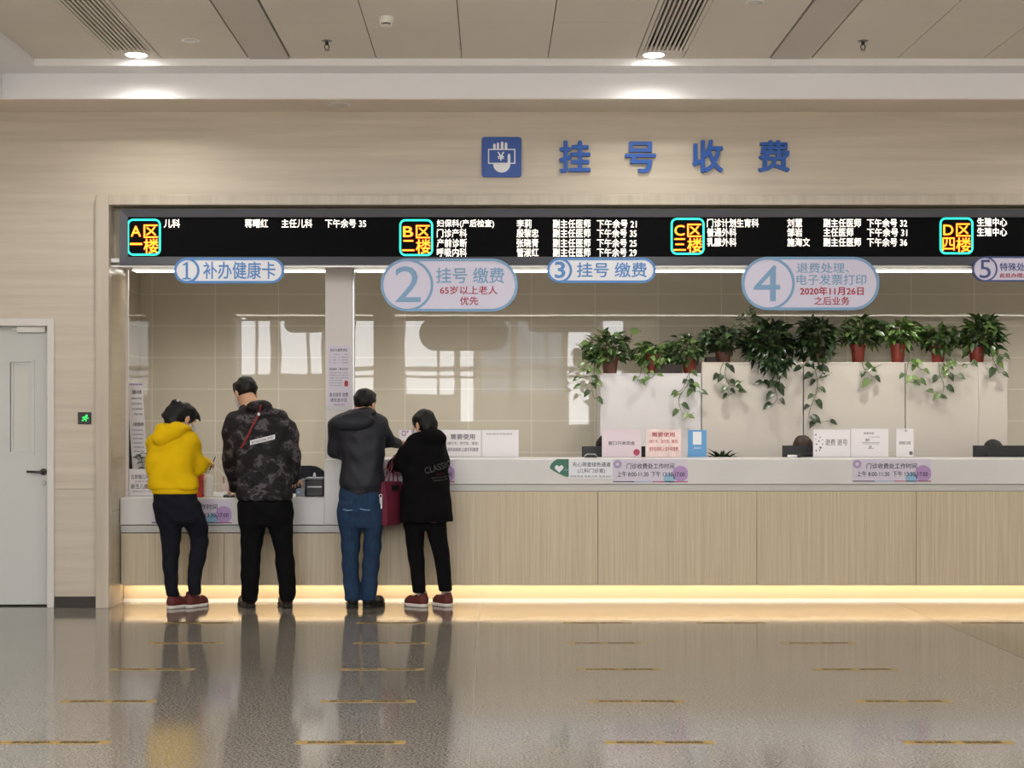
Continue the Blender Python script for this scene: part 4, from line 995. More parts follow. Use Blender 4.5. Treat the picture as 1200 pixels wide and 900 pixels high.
o = thing('keypad', 'small black keypad at the left hand of the camouflage jacket', 'keypad', (at(271, 11.98), 11.98, zL))
MB().box(at(263, 11.98), at(280, 11.98), 11.92, 12.02, zL, zL + 0.018, 0.004).build('body', 'black', o)
for i in range(4):
    for q in range(3): MB().box(at(264.5 + 3.8 * i, 11.98), at(267.3 + 3.8 * i, 11.98), 11.935 + .027 * q, 11.955 + .027 * q, zL + .018, zL + .022).build('key', 'grey_plastic', o)
o = thing('receipt_printer', 'black receipt printer against the raised counter end', 'printer', (at(369, 12.1), 12.1, zL))
x0, x1, z1 = at(359, 12.1), at(379.3, 12.1), Z(561.5, 12.1)
MB().box(x0, x1, 12.06, 12.28, zL, z1, 0.006).build('body', 'black', o)
MB().box(x0 - .004, x1 + .002, 12.05, 12.29, z1, z1 + 0.012, 0.003).build('top_cover', 'grey_plastic', o)
MB().box(x0 + .01, x1 - .01, 12.056, 12.062, Z(571, 12.1), Z(569.5, 12.1)).build('slot', 'steel', o)
MB().box(x0 + .01, x1 - .01, 12.05, 12.062, zL + .01, zL + .03).build('tray', 'dark_steel', o)
o = thing('terminal_unit', 'small grey-blue device left of the black receipt printer', 'device', (at(353, 12.1), 12.1, zL))
MB().box(at(347.5, 12.1), at(358, 12.1), 12.05, 12.2, zL, Z(573, 12.1), 0.004).box(at(353, 12.1), at(358, 12.1), 12.08, 12.2, Z(573, 12.1), Z(561.5, 12.1), 0.003).build('body', 'grey_plastic', o)
MB().box(at(349, 12.1), at(352.5, 12.1), 12.047, 12.05, Z(578, 12.1), Z(575, 12.1)).build('label', 'sky_print', o)
o = thing('hand_sanitizer', 'little white bottle on top of the black printer', 'bottle', (at(368.5, 12.15), 12.15, z1 + .012))
MB().lathe((at(368.5, 12.15), 12.15, z1 + .012), [(0.011, 0), (0.012, 0.002), (0.012, 0.022), (0.006, 0.028)], 14).build('body', 'white_plastic', o, True)
MB().lathe((at(368.5, 12.15), 12.15, z1 + .04), [(0.007, 0), (0.007, 0.01)], 12).build('cap', 'sign_white', o, True)
t = MB().tube([W(343, 583, 11.93), W(350, 578, 11.96), W(356, 581, 11.95), W(366, 579, 11.98), W(377, 579.5, 11.99)], 0.004, 6).xform(Matrix.Identity(4)).build('cable', 'black', None, True)
for v in t.data.vertices: v.co.z = zL + 0.004 + (v.co.z - min(zL + .02, v.co.z)) * 0.2 if v.co.z > zL + .008 else max(v.co.z, zL)
props(t, 'black cable lying in front of the receipt printer', 'cable')
# stapler-like metal clip on the high counter
o = thing('stapler', 'small chrome stapler left of the mauve card', 'stapler', (X(692, 12.45), 12.45, zR))
MB().box(X(685, 12.45), X(699, 12.45), 12.43, 12.46, zR, zR + .008, .002).build('base', 'black', o)
MB().tube([(X(685, 12.45), 12.445, zR + .012), (X(688, 12.45), 12.445, zR + .028), (X(697, 12.45), 12.445, zR + .028), (X(699, 12.45), 12.445, zR + .014)], 0.006).build('arm', 'steel', o, True)
o = thing('marker_pen', 'cream marker pen on the counter in front of the middle screen', 'pen', (X(930, 12.5), 12.5, zR))
MB().tube([(X(923, 12.5), 12.5, zR + .011), (X(934, 12.5), 12.5, zR + .011)], 0.011, 10).build('barrel', 'paper', o, True); MB().tube([(X(934, 12.5), 12.5, zR + .011), (X(938, 12.5), 12.5, zR + .011)], 0.011, 10).build('cap', 'ink', o, True)
# screens on the desk
def monitor(label, u0, u1, v0):
    Y = 12.82; x0, x1, z1 = X(u0, Y), X(u1, Y), Z(v0, Y); z0 = z1 - 0.33; cx = (x0 + x1) / 2
    o = thing('monitor', label, 'monitor', (cx, Y, 0.75), 'black screens behind the counter')
    MB().box(x0, x1, Y, Y + 0.02, z0, z1, 0.004).box(cx - .16, cx + .16, Y - .025, Y, z0 + .06, z1 - .06, 0.01).build('back_shell', 'black', o)
    MB().box(x0 + .012, x1 - .012, Y + .02, Y + .022, z0 + .015, z1 - .012).build('screen', 'screen', o)
    MB().box(cx - .03, cx + .03, Y - .05, Y - .026, 0.76, z0 + .16, .004).build('stand', 'black', o)
    MB().lathe((cx, Y - .01, 0.75), [(0.12, 0), (0.12, .008), (.04, .014)], 28).build('base', 'black', o, True)
monitor('black screen behind the mauve card', 682, 757, 523)
monitor('black screen left of the star-patterned refund card', 917, 990, 522)
monitor('black screen at the right end of the counter', 1140.5, 1216, 522)
def office_chair(x, y, lab, m='chair_cloth', top=1.0):
    o = thing('office_chair', lab, 'chair', (x, y, 0), 'office chairs behind the counter')
    MB().box(x - .24, x + .24, y - .23, y + .23, .43, .49, .03).build('seat', m, o)
    MB().prism(rrect(x - .22, .58, x + .22, top, .14), y + .22, y + .28).build('backrest', m, o)
    MB().box(x - .03, x + .03, y + .2, y + .3, .40, .7, .01).build('back_support', 'black', o)
    MB().lathe((x, y, .1), [(.03, 0), (.03, .2), (.02, .2), (.02, .33)], 14).build('column', 'dark_steel', o, True)
    for k in range(5):
        t = R(72 * k + 18); e = Vector((x + .27 * math.cos(t), y + .27 * math.sin(t), .07))
        MB().tube([(x, y, .12), e], .022, 8, .016).build('base_leg', 'black', o, True)
        MB().lathe((e.x - .014 * math.sin(t) , e.y, .0), [(.012, 0), (.024, .02), (.024, .045), (.012, .06)], 12).build('caster', 'black', o, True)
    return o

# ------------------------------------------------------------------ people: implicit shapes meshed into one smooth skin each
f32 = np.float32
def smin(a, b, k):
    if k <= 0: return np.minimum(a, b)
    h = np.clip(0.5 + 0.5 * (b - a) / k, 0, 1); return b + (a - b) * h - k * h * (1 - h)
class S:
    def __init__(s): s.ops = []; s.lo = np.full(3, 1e9); s.hi = np.full(3, -1e9); s.disp = None
    def put(s, f, lo, hi, k, op='u'):
        s.ops.append((op, f, k))
        if op == 'u': s.lo = np.minimum(s.lo, lo); s.hi = np.maximum(s.hi, hi)
        return s
    def cone(s, a, b, ra, rb, k=0.02, op='u'):
        a, b = np.array(a, f32), np.array(b, f32); d = b - a; L2 = max(float(d @ d), 1e-9)
        def f(p):
            h = np.clip((p - a) @ d / L2, 0, 1); return np.linalg.norm(p - a - h[:, None] * d, axis=1) - (ra + (rb - ra) * h)
        r = max(ra, rb); return s.put(f, np.minimum(a, b) - r, np.maximum(a, b) + r, k, op)
    def chain(s, pts, rs, k=0.02):
        for i in range(len(pts) - 1): s.cone(pts[i], pts[i + 1], rs[i], rs[i + 1], k if i == 0 else 0.006)
        return s
    def ell(s, c, r, Rm=None, k=0.02, op='u'):
        c, r = np.array(c, f32), np.array(r, f32); Rm = np.eye(3, dtype=f32) if Rm is None else np.array(Rm, f32)
        def f(p):
            q = (p - c) @ Rm; k0 = np.linalg.norm(q / r, axis=1); k1 = np.linalg.norm(q / (r * r), axis=1)
            return k0 * (k0 - 1) / np.maximum(k1, 1e-6)
        m = float(r.max()); return s.put(f, c - m, c + m, k, op)
    def half(s, c, n, op='i', k=0.01):               # keep the side n points away from
        c, n = np.array(c, f32), np.array(n, f32); n = n / np.linalg.norm(n)
        return s.put(lambda p: (p - c) @ n, 0, 0, k, op)
    def loft(s, rows, inset=0.0, k=0.02, e=2.4, rnd=0.02, op='u', top=0.0):  # rows: z, xc, yc, rx, ry
        r = np.array(sorted(rows), f32); zz = r[:, 0]
        fz = np.linspace(zz[0], zz[-1], 60); cols = []
        for j in range(1, 5):
            v = np.interp(fz, zz, r[:, j]); kern = np.array([.25, .5, .25])
            for _ in range(2): v[1:-1] = np.convolve(v, kern, 'valid')
            cols.append(v)
        z0, z1 = float(zz[0]), float(zz[-1])
        def f(p):
            xc, yc, rx, ry = [np.interp(p[:, 2], fz, c) for c in cols]
            rx, ry = rx - inset, ry - inset
            d = ((np.abs((p[:, 0] - xc) / rx) ** e + np.abs((p[:, 1] - yc) / ry) ** e) ** (1 / e) - 1) * np.minimum(rx, ry)
            dz = np.maximum(z0 - p[:, 2], p[:, 2] - z1)
            return np.where(p[:, 2] * 2 > z0 + z1, -smin(-d, -dz, max(rnd, top)), -smin(-d, -dz, rnd))
        m = r[:, 3:5].max()
        return s.put(f, np.array([r[:, 1].min() - m, r[:, 2].min() - m, z0]), np.array([r[:, 1].max() + m, r[:, 2].max() + m, z1]), k, op)
    def __call__(s, p):
        d = None
        for op, f, k in s.ops:
            v = f(p)
            if d is None: d = v
            elif op == 'u': d = smin(d, v, k)
            elif op == 's': d = -smin(-d, v, k)
            else: d = -smin(-d, -v, k)
        if s.disp is not None: d = d + s.disp(p)
        return d.astype(f32)

def folds(amp, kx, kz, seed=0, amp2=0.0):
    def f(p):
        x, y, z = p[:, 0], p[:, 1], p[:, 2]
        w = np.sin(kx * x + 0.35 * kz * z + seed + 1.3 * np.sin(9 * z + seed) + 6 * y) * np.sin(kz * z - 0.5 * kx * x + 1.7 * seed + 1.5 * np.sin(11 * x + 5 * y))
        w2 = np.sin(kz * 1.9 * z + 4 * np.sin(14 * x + seed) + 9 * y)
        return amp * w + amp2 * w2
    return f

def mesh_sdf(f, h, pad=0.02):
    B = 8
    lo = f.lo - pad - 2 * h; n = np.ceil((f.hi + pad + 2 * h - lo) / h / B).astype(int) * B
    nb = n // B
    ci = np.stack(np.meshgrid(*[np.arange(q) for q in nb], indexing='ij'), -1).reshape(-1, 3)
    cd = f((lo + (ci + 0.5) * B * h).astype(f32))
    act = np.abs(cd) < B * h * 1.25 + 0.012
    D = np.repeat(np.repeat(np.repeat(np.where(cd > 0, 1, -1).astype(f32).reshape(nb), B, 0), B, 1), B, 2)
    oi = np.stack(np.meshgrid(*[np.arange(B)] * 3, indexing='ij'), -1).reshape(-1, 3)
    a = ci[act]
    for k in range(0, len(a), 400):
        gi = (a[k:k + 400, None, :] * B + oi[None]).reshape(-1, 3)
        D[gi[:, 0], gi[:, 1], gi[:, 2]] = f((lo + gi * h).astype(f32))
    ins = D < 0
    c8 = [(i, j, k) for i in (0, 1) for j in (0, 1) for k in (0, 1)]
    sl = lambda o: tuple(slice(o[q], n[q] - 1 + o[q]) for q in range(3))
    cnt = sum(ins[sl(o)].astype(np.int8) for o in c8)
    cell = np.argwhere((cnt > 0) & (cnt < 8))
    val = np.stack([D[cell[:, 0] + o[0], cell[:, 1] + o[1], cell[:, 2] + o[2]] for o in c8], 1)
    acc = np.zeros((len(cell), 3), f32); num = np.zeros(len(cell), f32)
    for i in range(8):
        for j in range(i + 1, 8):
            o, q = np.array(c8[i]), np.array(c8[j])
            if np.abs(o - q).sum() != 1: continue
            va, vb = val[:, i], val[:, j]; x = (va < 0) != (vb < 0)
            t = np.where(x, va / np.where(x, va - vb, 1), 0)
            acc += np.where(x[:, None], o + t[:, None] * (q - o), 0); num += x
    V = lo + (cell + acc / num[:, None]) * h
    idx = -np.ones(n - 1, np.int32); idx[cell[:, 0], cell[:, 1], cell[:, 2]] = np.arange(len(cell))
    Fs = []
    for ax in range(3):
        u, w = (ax + 1) % 3, (ax + 2) % 3
        s0 = [slice(0, n[q]) for q in range(3)]; s1 = list(s0); s0[ax] = slice(0, n[ax] - 1); s1[ax] = slice(1, n[ax])
        e = np.argwhere(ins[tuple(s0)] != ins[tuple(s1)])
        e = e[(e[:, u] > 0) & (e[:, w] > 0) & (e[:, u] < n[u] - 1) & (e[:, w] < n[w] - 1)]
        eu, ew = np.eye(3, dtype=int)[u], np.eye(3, dtype=int)[w]
        g = lambda c: idx[c[:, 0], c[:, 1], c[:, 2]]
        q = np.stack([g(e - eu - ew), g(e - ew), g(e), g(e - eu)], 1)
        flip = ~ins[e[:, 0], e[:, 1], e[:, 2]]; q[flip] = q[flip][:, ::-1]
        Fs.append(q[(q >= 0).all(1)])
    return V, np.concatenate(Fs)

def skin_mesh(name, f, h, m, parent=None, base=None):
    V, Q = mesh_sdf(f, h)
    if base is not None: V = V - np.array(base)
    me = bpy.data.meshes.new(name); me.from_pydata(V.tolist(), [], Q.tolist())
    me.polygons.foreach_set('use_smooth', [True] * len(me.polygons))
    o = link_mesh(name, me, M[m], parent)
    return o

def frame(yaw, pitch, roll=0):                       # columns: right, forward, up of a head (forward = +Y at yaw 0, to the right for yaw > 0)
    Rm = Matrix.Rotation(R(-yaw), 3, 'Z') @ Matrix.Rotation(R(-pitch), 3, 'X') @ Matrix.Rotation(R(roll), 3, 'Y')
    return np.array(Rm, f32)

def head(s, c, Rm, q=1.0, neck=None):
    T = lambda x, y, z: np.array(c, f32) + Rm @ (np.array((x, y, z), f32) * q)
    E = lambda p, r, k=0.012, op='u': s.ell(T(*p), np.array(r) * q, Rm, k, op)
    E((0, -.012, .028), (.074, .094, .086), .02); E((0, .022, -.045), (.057, .066, .074), .03)
    s.cone(T(-.014, .07, -.1), T(.014, .07, -.1), .02 * q, .02 * q, .02)
    s.cone(T(-.03, .078, .024), T(.03, .078, .024), .013 * q, .013 * q, .014)
    for sx in (-1, 1):
        E((sx * .031, .098, .004), (.017, .014, .012), .012, 's')
        E((sx * .04, .06, -.03), (.02, .022, .018), .015)
        E((sx * .011, .096, -.036), (.009, .011, .008), .006)
        E((sx * .079, -.008, -.008), (.010, .020, .031), .006)
        E((sx * .088, -.003, -.006), (.007, .010, .016), .005, 's')
    s.cone(T(0, .086, .012), T(0, .108, -.03), .007 * q, .012 * q, .01)
    s.cone(T(-.017, .084, -.064), T(.017, .084, -.064), .007 * q, .007 * q, .006); s.cone(T(-.014, .083, -.074), T(.014, .083, -.074), .008 * q, .008 * q, .005)
    if neck is not None: s.cone(T(0, -.025, -.06), neck, .05 * q, .058 * q, .03)
    return T

def hand(s, w, d, pn, side, curl=25, q=1.0):
    """w wrist, d finger direction, pn the way the palm faces, side = +1/-1 picks the thumb's edge"""
    w, d, pn = np.array(w, f32), np.array(d, f32), np.array(pn, f32); d = d / np.linalg.norm(d)
    pn = pn - d * (pn @ d); pn = pn / np.linalg.norm(pn); e = np.cross(d, pn) * side
    kn = []
    for i in range(4):
        k = w + d * ((.083, .088, .084, .076)[i] * q) + e * ((.03, .010, -.010, -.028)[i] * q); kn.append(k)
        s.cone(w + e * ((.016, .006, -.006, -.014)[i] * q), k, .016 * q, .0115 * q, .008)
    for i in range(4):
        L = (.070, .079, .073, .057)[i] * q; p = kn[i]; a = R(curl * (0.7 + .12 * i)); ang = 0; r = .0092 * q
        for j, fr in enumerate((.45, .31, .24)):
            ang += a * (1 if j else 0.7); v = d * math.cos(ang) + pn * math.sin(ang) + e * ((.06, .02, -.02, -.06)[i])
            b = p + v * L * fr; s.cone(p, b, r, r * .92, .003); p = b; r *= .92
    b0 = w + d * .022 * q + e * .022 * q; b1 = b0 + (d * .55 + e * .75 + pn * .3) * .042 * q; b2 = b1 + (d * .85 + e * .25 + pn * .35) * .034 * q; b3 = b2 + (d * .95 + pn * .3) * .026 * q
    s.cone(b0, b1, .015 * q, .0115 * q, .01); s.cone(b1, b2, .011 * q, .010 * q, .004); s.cone(b2, b3, .010 * q, .008 * q, .004)

def prow(rows, Y0):                                   # picture rows (y, xl, xr, dy, ry) -> loft rows
    out = []
    for py, xl_, xr_, dy, ry in rows:
        Y = Y0 + dy; out.append((Z(py, Y), (X(xl_, Y) + X(xr_, Y)) / 2, Y, (X(xr_, Y) - X(xl_, Y)) / 2, ry))
    return out

def shoe(parent, heel, toe, m, msole, hgt=0.085, L=None, lace=None, lift=0.0):
    """heel, toe: floor points; a low shoe with upper and sole"""
    h, t = np.array(heel, f32), np.array(toe, f32); d = (t - h) / np.linalg.norm(t - h); up = np.array((0, 0, 1), f32); e = np.cross(d, up)
    ln = float(np.linalg.norm(t - h)); P = lambda a, z, x=0: h + d * a * ln + up * z + e * x
    s = S(); s.cone(P(.13, .05), P(.40, .05), .036, .035); s.cone(P(.40, .047), P(.74, .042), .035, .038, .03); s.cone(P(.74, .042), P(.88, .036), .037, .028, .02)
    s.cone(P(.15, .05), P(.17, hgt), .034, .034, .03); s.half((0, 0, hgt + .012), (0, 0, 1)); s.half(P(0, .018), -up if False else (0, 0, -1))
    a = skin_mesh('shoe', s, 0.005, m, parent, None)
    q = S(); q.cone(P(.13, .016), P(.42, .016), .041, .036); q.cone(P(.42, .016), P(.72, .016), .036, .044, .02); q.cone(P(.72, .016), P(.86, .016), .043, .034, .02)
    q.half((0, 0, .026), (0, 0, 1), k=.004); q.half((0, 0, .001), (0, 0, -1), k=.002)
    skin_mesh('sole', q, 0.005, msole, a)
    if lace:
        m_ = MB()
        for k in range(4):
            v = .48 + .09 * k; zz = .098 - .012 * k
            m_.tube([P(v, zz - .012, -.024), P(v + .01, zz, 0), P(v, zz - .012, .024)], .004, 5)
        m_.build('laces', lace, a)
    return a

def eyes(T, parent, q=1.0):
    for sx in (-1, 1):
        c = T(sx * .031, .0725, .004)
        e = MB(); bmesh.ops.create_uvsphere(e.b, u_segments=14, v_segments=10, radius=.0115); e.xform(Matrix.Translation(Vector(c)))
        e = e.build('eye', 'eye', parent, True)
        i = MB(); bmesh.ops.create_uvsphere(i.b, u_segments=12, v_segments=8, radius=.0062); i.xform(Matrix.Translation(Vector(T(sx * .031, .0787, .003)))).build('iris', 'hair_brown', e, True)

def mask(T, Rm, parent, q=1.0, m='mask'):
    s = S(); s.ell(T(0, .03, -.048), np.array((.064, .078, .066)) * q, Rm); s.ell(T(0, .104, -.03), np.array((.02, .022, .03)) * q, Rm, .03)
    s.half(T(0, .03, 0), -(Rm @ np.array((0, 1, .12), f32))); s.half(T(0, .08, .002), Rm @ np.array((0, -.1, 1), f32)); s.half(T(0, .0, -.118), Rm @ np.array((0, -.1, -1), f32))
    o = skin_mesh('face_mask', s, 0.005, m, parent)
    lo = MB()
    for sx in (-1, 1):
        for z in (-.012, -.085): lo.tube([T(sx * .058, .036, z), T(sx * .074, .012, z * .6 + .008), T(sx * .087, -.014, .012 if z > -.05 else -.03)], .0022, 5)
    lo.build('ear_loop', m, o)
    return o

def hair_short(T, Rm, q=1.0, nape=-.055, side=.0):
    s = S(); s.ell(T(0, -.016, .034), np.array((.083, .102, .091)) * q, Rm)
    s.ell(T(0, .05, .075), np.array((.06, .05, .04)) * q, Rm, .03)
    s.half(T(0, .075, .045), Rm @ np.array((0, .72, -.60), f32), k=.012)                 # hairline from brow to nape
    s.half(T(0, 0, nape), Rm @ np.array((0, -.15, -1), f32), k=.012)
    for sx in (-1, 1): s.ell(T(sx * .092, .012, -.04), np.array((.032, .032, .05)) * q, Rm, .008, 's')
    s.disp = folds(.003, 70, 60, 3, .0015)
    return s

def person(label, loc, body, parts=()):
    o = skin_mesh('person', body, 0.0055, 'skin', None, loc)
    o.location = loc; ORG[o.name] = Vector(loc)
    return props(o, label, 'person')
def bvh_of(o):
    off = ORG[o.parent.name] + o.location if o.parent else o.location
    return BVHTree.FromPolygons([v.co + off for v in o.data.vertices], [tuple(p.vertices) for p in o.data.polygons])
A3 = lambda v: np.array(v, f32)

def foot(s, heel, toe):
    h, t = A3(heel), A3(toe); up = A3((0, 0, .045)); s.cone(h + (t - h) * .14 + up, h + (t - h) * .8 + up * .8, .026, .024, .02)

# ---- person in the yellow hoodie
Y0 = 11.50
def p1():
    Q = lambda u, v, dy=0: A3(W(u, v, Y0 + dy))
    tor = prow([(503, 190, 220, .02, .06), (508, 184, 227, .02, .09), (515, 178, 230, .02, .115), (526, 174, 229.5, .01, .125), (540, 172, 227.5, 0, .13), (555, 172, 229, -.01, .135), (566, 173, 232.5, -.015, .14), (571, 174.5, 234, -.015, .14), (574, 177, 232.5, -.015, .132)], Y0)
    pel = prow([(566, 181, 228, -.01, .12), (585, 180, 231, -.01, .125), (600, 182, 234, -.01, .12), (612, 186, 238, -.005, .10)], Y0)
    l1 = prow([(590, 181, 213, -.01, .10), (606, 183, 214.5, -.01, .10), (623, 187.5, 212.5, -.005, .085), (640, 190, 211, -.005, .07), (650, 190.5, 210, -.005, .066), (668, 191, 208.5, -.015, .062), (688, 194, 208.5, -.015, .05), (699, 195.5, 210.5, -.01, .05)], Y0)
    l2 = prow([(590, 202, 234, -.01, .10), (606, 210, 240, .0, .10), (618, 217, 243.5, .02, .085), (633, 224, 244.5, .04, .072), (646, 222.5, 243, .03, .066), (660, 221, 240, .01, .062), (680, 220, 235, -.01, .05), (697, 220.5, 235.5, -.0, .048)], Y0)
    sR, eR, wR = Q(222.5, 518, .03), Q(233, 547, .09), Q(241, 543, .30)
    sL, eL, wL = Q(183, 519, .07), Q(181, 550, .2), A3((X(214, 11.93), 11.93, .88))
    hc = Q(215.5, 491, .07); Rm = frame(50, 30); neck = Q(206, 506, .02)
    h1, t1 = A3((X(199, 11.50), 11.47, 0)), A3((X(220, 11.5), 11.64, 0)); h2, t2 = A3((X(219.5, 11.53), 11.52, 0)), A3((X(240.5, 11.62), 11.70, 0))
    b = S(); T = head(b, hc, Rm, .97, neck); b.loft(tor, .034, .03); b.loft(pel, .034, .02); b.loft(l1, .022, .03); b.loft(l2, .022, .03)
    b.chain([neck, sR, eR, wR], [.05, .045, .035, .026], .03); b.chain([neck, sL, eL, wL], [.05, .045, .035, .026], .03)
    hand(b, wR, (.35, .9, .1), (-.5, 0, -.6), 1, 38, .95); hand(b, wL, (.4, .9, -.2), (0, 0, -1), 1, 12, .95); foot(b, h1, t1); foot(b, h2, t2)
    loc = (X(208, Y0), Y0, 0)
    o = person('person in a yellow hooded sweatshirt and dark jeans writing at the low counter', loc, b)
    j = S(); j.loft(tor, 0, .02, top=.05); j.chain([sR, eR, wR - A3((.0, .02, 0))], [.07, .064, .046], .05); j.chain([sL, eL, wL - A3((.02, .05, 0))], [.072, .06, .045], .05)
    j.cone(wR - A3((0, .055, .003)), wR - A3((0, .025, 0)), .047, .044, .006)
    j.ell(Q(205, 502, -.02), (.10, .095, .035), frame(0, 0, 14), .025); j.ell(Q(212, 507, .06), (.075, .06, .04), None, .03)
    j.ell(Q(207, 495.5, .03), (.062, .065, .022), frame(50, 30), .012, 's')
    j.disp = folds(.0075, 20, 26, 1, .0024)
    hd = skin_mesh('hoodie', j, .006, 'yellow', o)
    rb = S(); rb.loft(prow([(570, 179, 231, -.015, .126), (574, 178, 232, -.015, .128), (578.5, 179, 231.5, -.015, .126)], Y0), 0, .02, rnd=.006); skin_mesh('hem_rib', rb, .006, 'yellow', hd)
    k = S(); k.cone(Q(206, 505, -.06), Q(189, 514.5, -.085), .066, .05); k.cone(Q(190, 504, -.05), Q(187, 514, -.07), .055, .05, .04); k.ell(Q(213, 500.5, -.01), (.075, .085, .028), frame(0, 0, 8), .03); k.ell(Q(207, 495.5, .03), (.066, .068, .024), frame(50, 30), .012, 's'); k.disp = folds(.003, 20, 24, 4, .001)
    skin_mesh('hood', k, .005, 'yellow', hd)
    t = S(); t.loft(pel, 0, .02); t.loft(l1, 0, .03); t.loft(l2, 0, .03); t.disp = folds(.003, 24, 30, 2, .0016)
    skin_mesh('jeans', t, .006, 'navy_denim', o)
    hs = S(); hs.ell(T(0, -.014, .032), (.083, .102, .092), Rm); hs.half(T(0, .07, .02), Rm @ A3((0, .8, -.58)), k=.012)
    hs.ell(T(0, -.075, -.02), (.07, .06, .075), Rm, .03); hs.ell(T(.0, -.09, -.06), (.06, .05, .06), Rm, .03); hs.ell(T(-.01, -.10, .062), (.04, .036, .04), Rm, .02); hs.cone(T(-.01, -.12, .06), T(-.01, -.15, -.05), .034, .026, .03); hs.cone(T(.02, .07, .08), T(.05, .105, .045), .02, .008, .02)
    hs.disp = folds(.003, 60, 50, 4, .0015)
    hr = skin_mesh('hair', hs, .0055, 'hair', o)
    cl = W(206.2, 477.8, 11.40); MB().lathe(tuple(Vector(T(.02, -.125, .09)) - Vector((0, 0, .008))), [(.004, 0), (.011, .004), (.011, .012), (.004, .016)], 12).build('hair_clip', 'sign_white', hr, True)
    eyes(T, o); mask(T, Rm, o)
    shoe(o, h1, t1, 'maroon_shoe', 'sole_white', .095, lace='sole_white'); shoe(o, h2, t2, 'maroon_shoe', 'sole_white', .11, lace='sole_white')
    pn = thing('pen', 'black pen in the hand of the yellow-clad person', 'pen', tuple(wR + A3((.03, .1, -.02))))
    a = Vector(wR) + Vector((.012, .10, -.055)); c = a + Vector((.045, .01, .11))
    MB().tube([a, a.lerp(c, .9)], .0045, 8).build('barrel', 'black', pn, True); MB().tube([a.lerp(c, .9), c], .004, 8).build('cap', 'steel', pn, True)
    pp = thing('form_sheet', 'white form lying on the low counter under the writing hand', 'paper', (X(226, 11.95), 11.95, zL + .001))
    MB().box(X(214, 11.95), X(228.5, 11.95), 11.87, 11.98, zL, zL + .002).build('sheet', 'paper', pp)
p1()

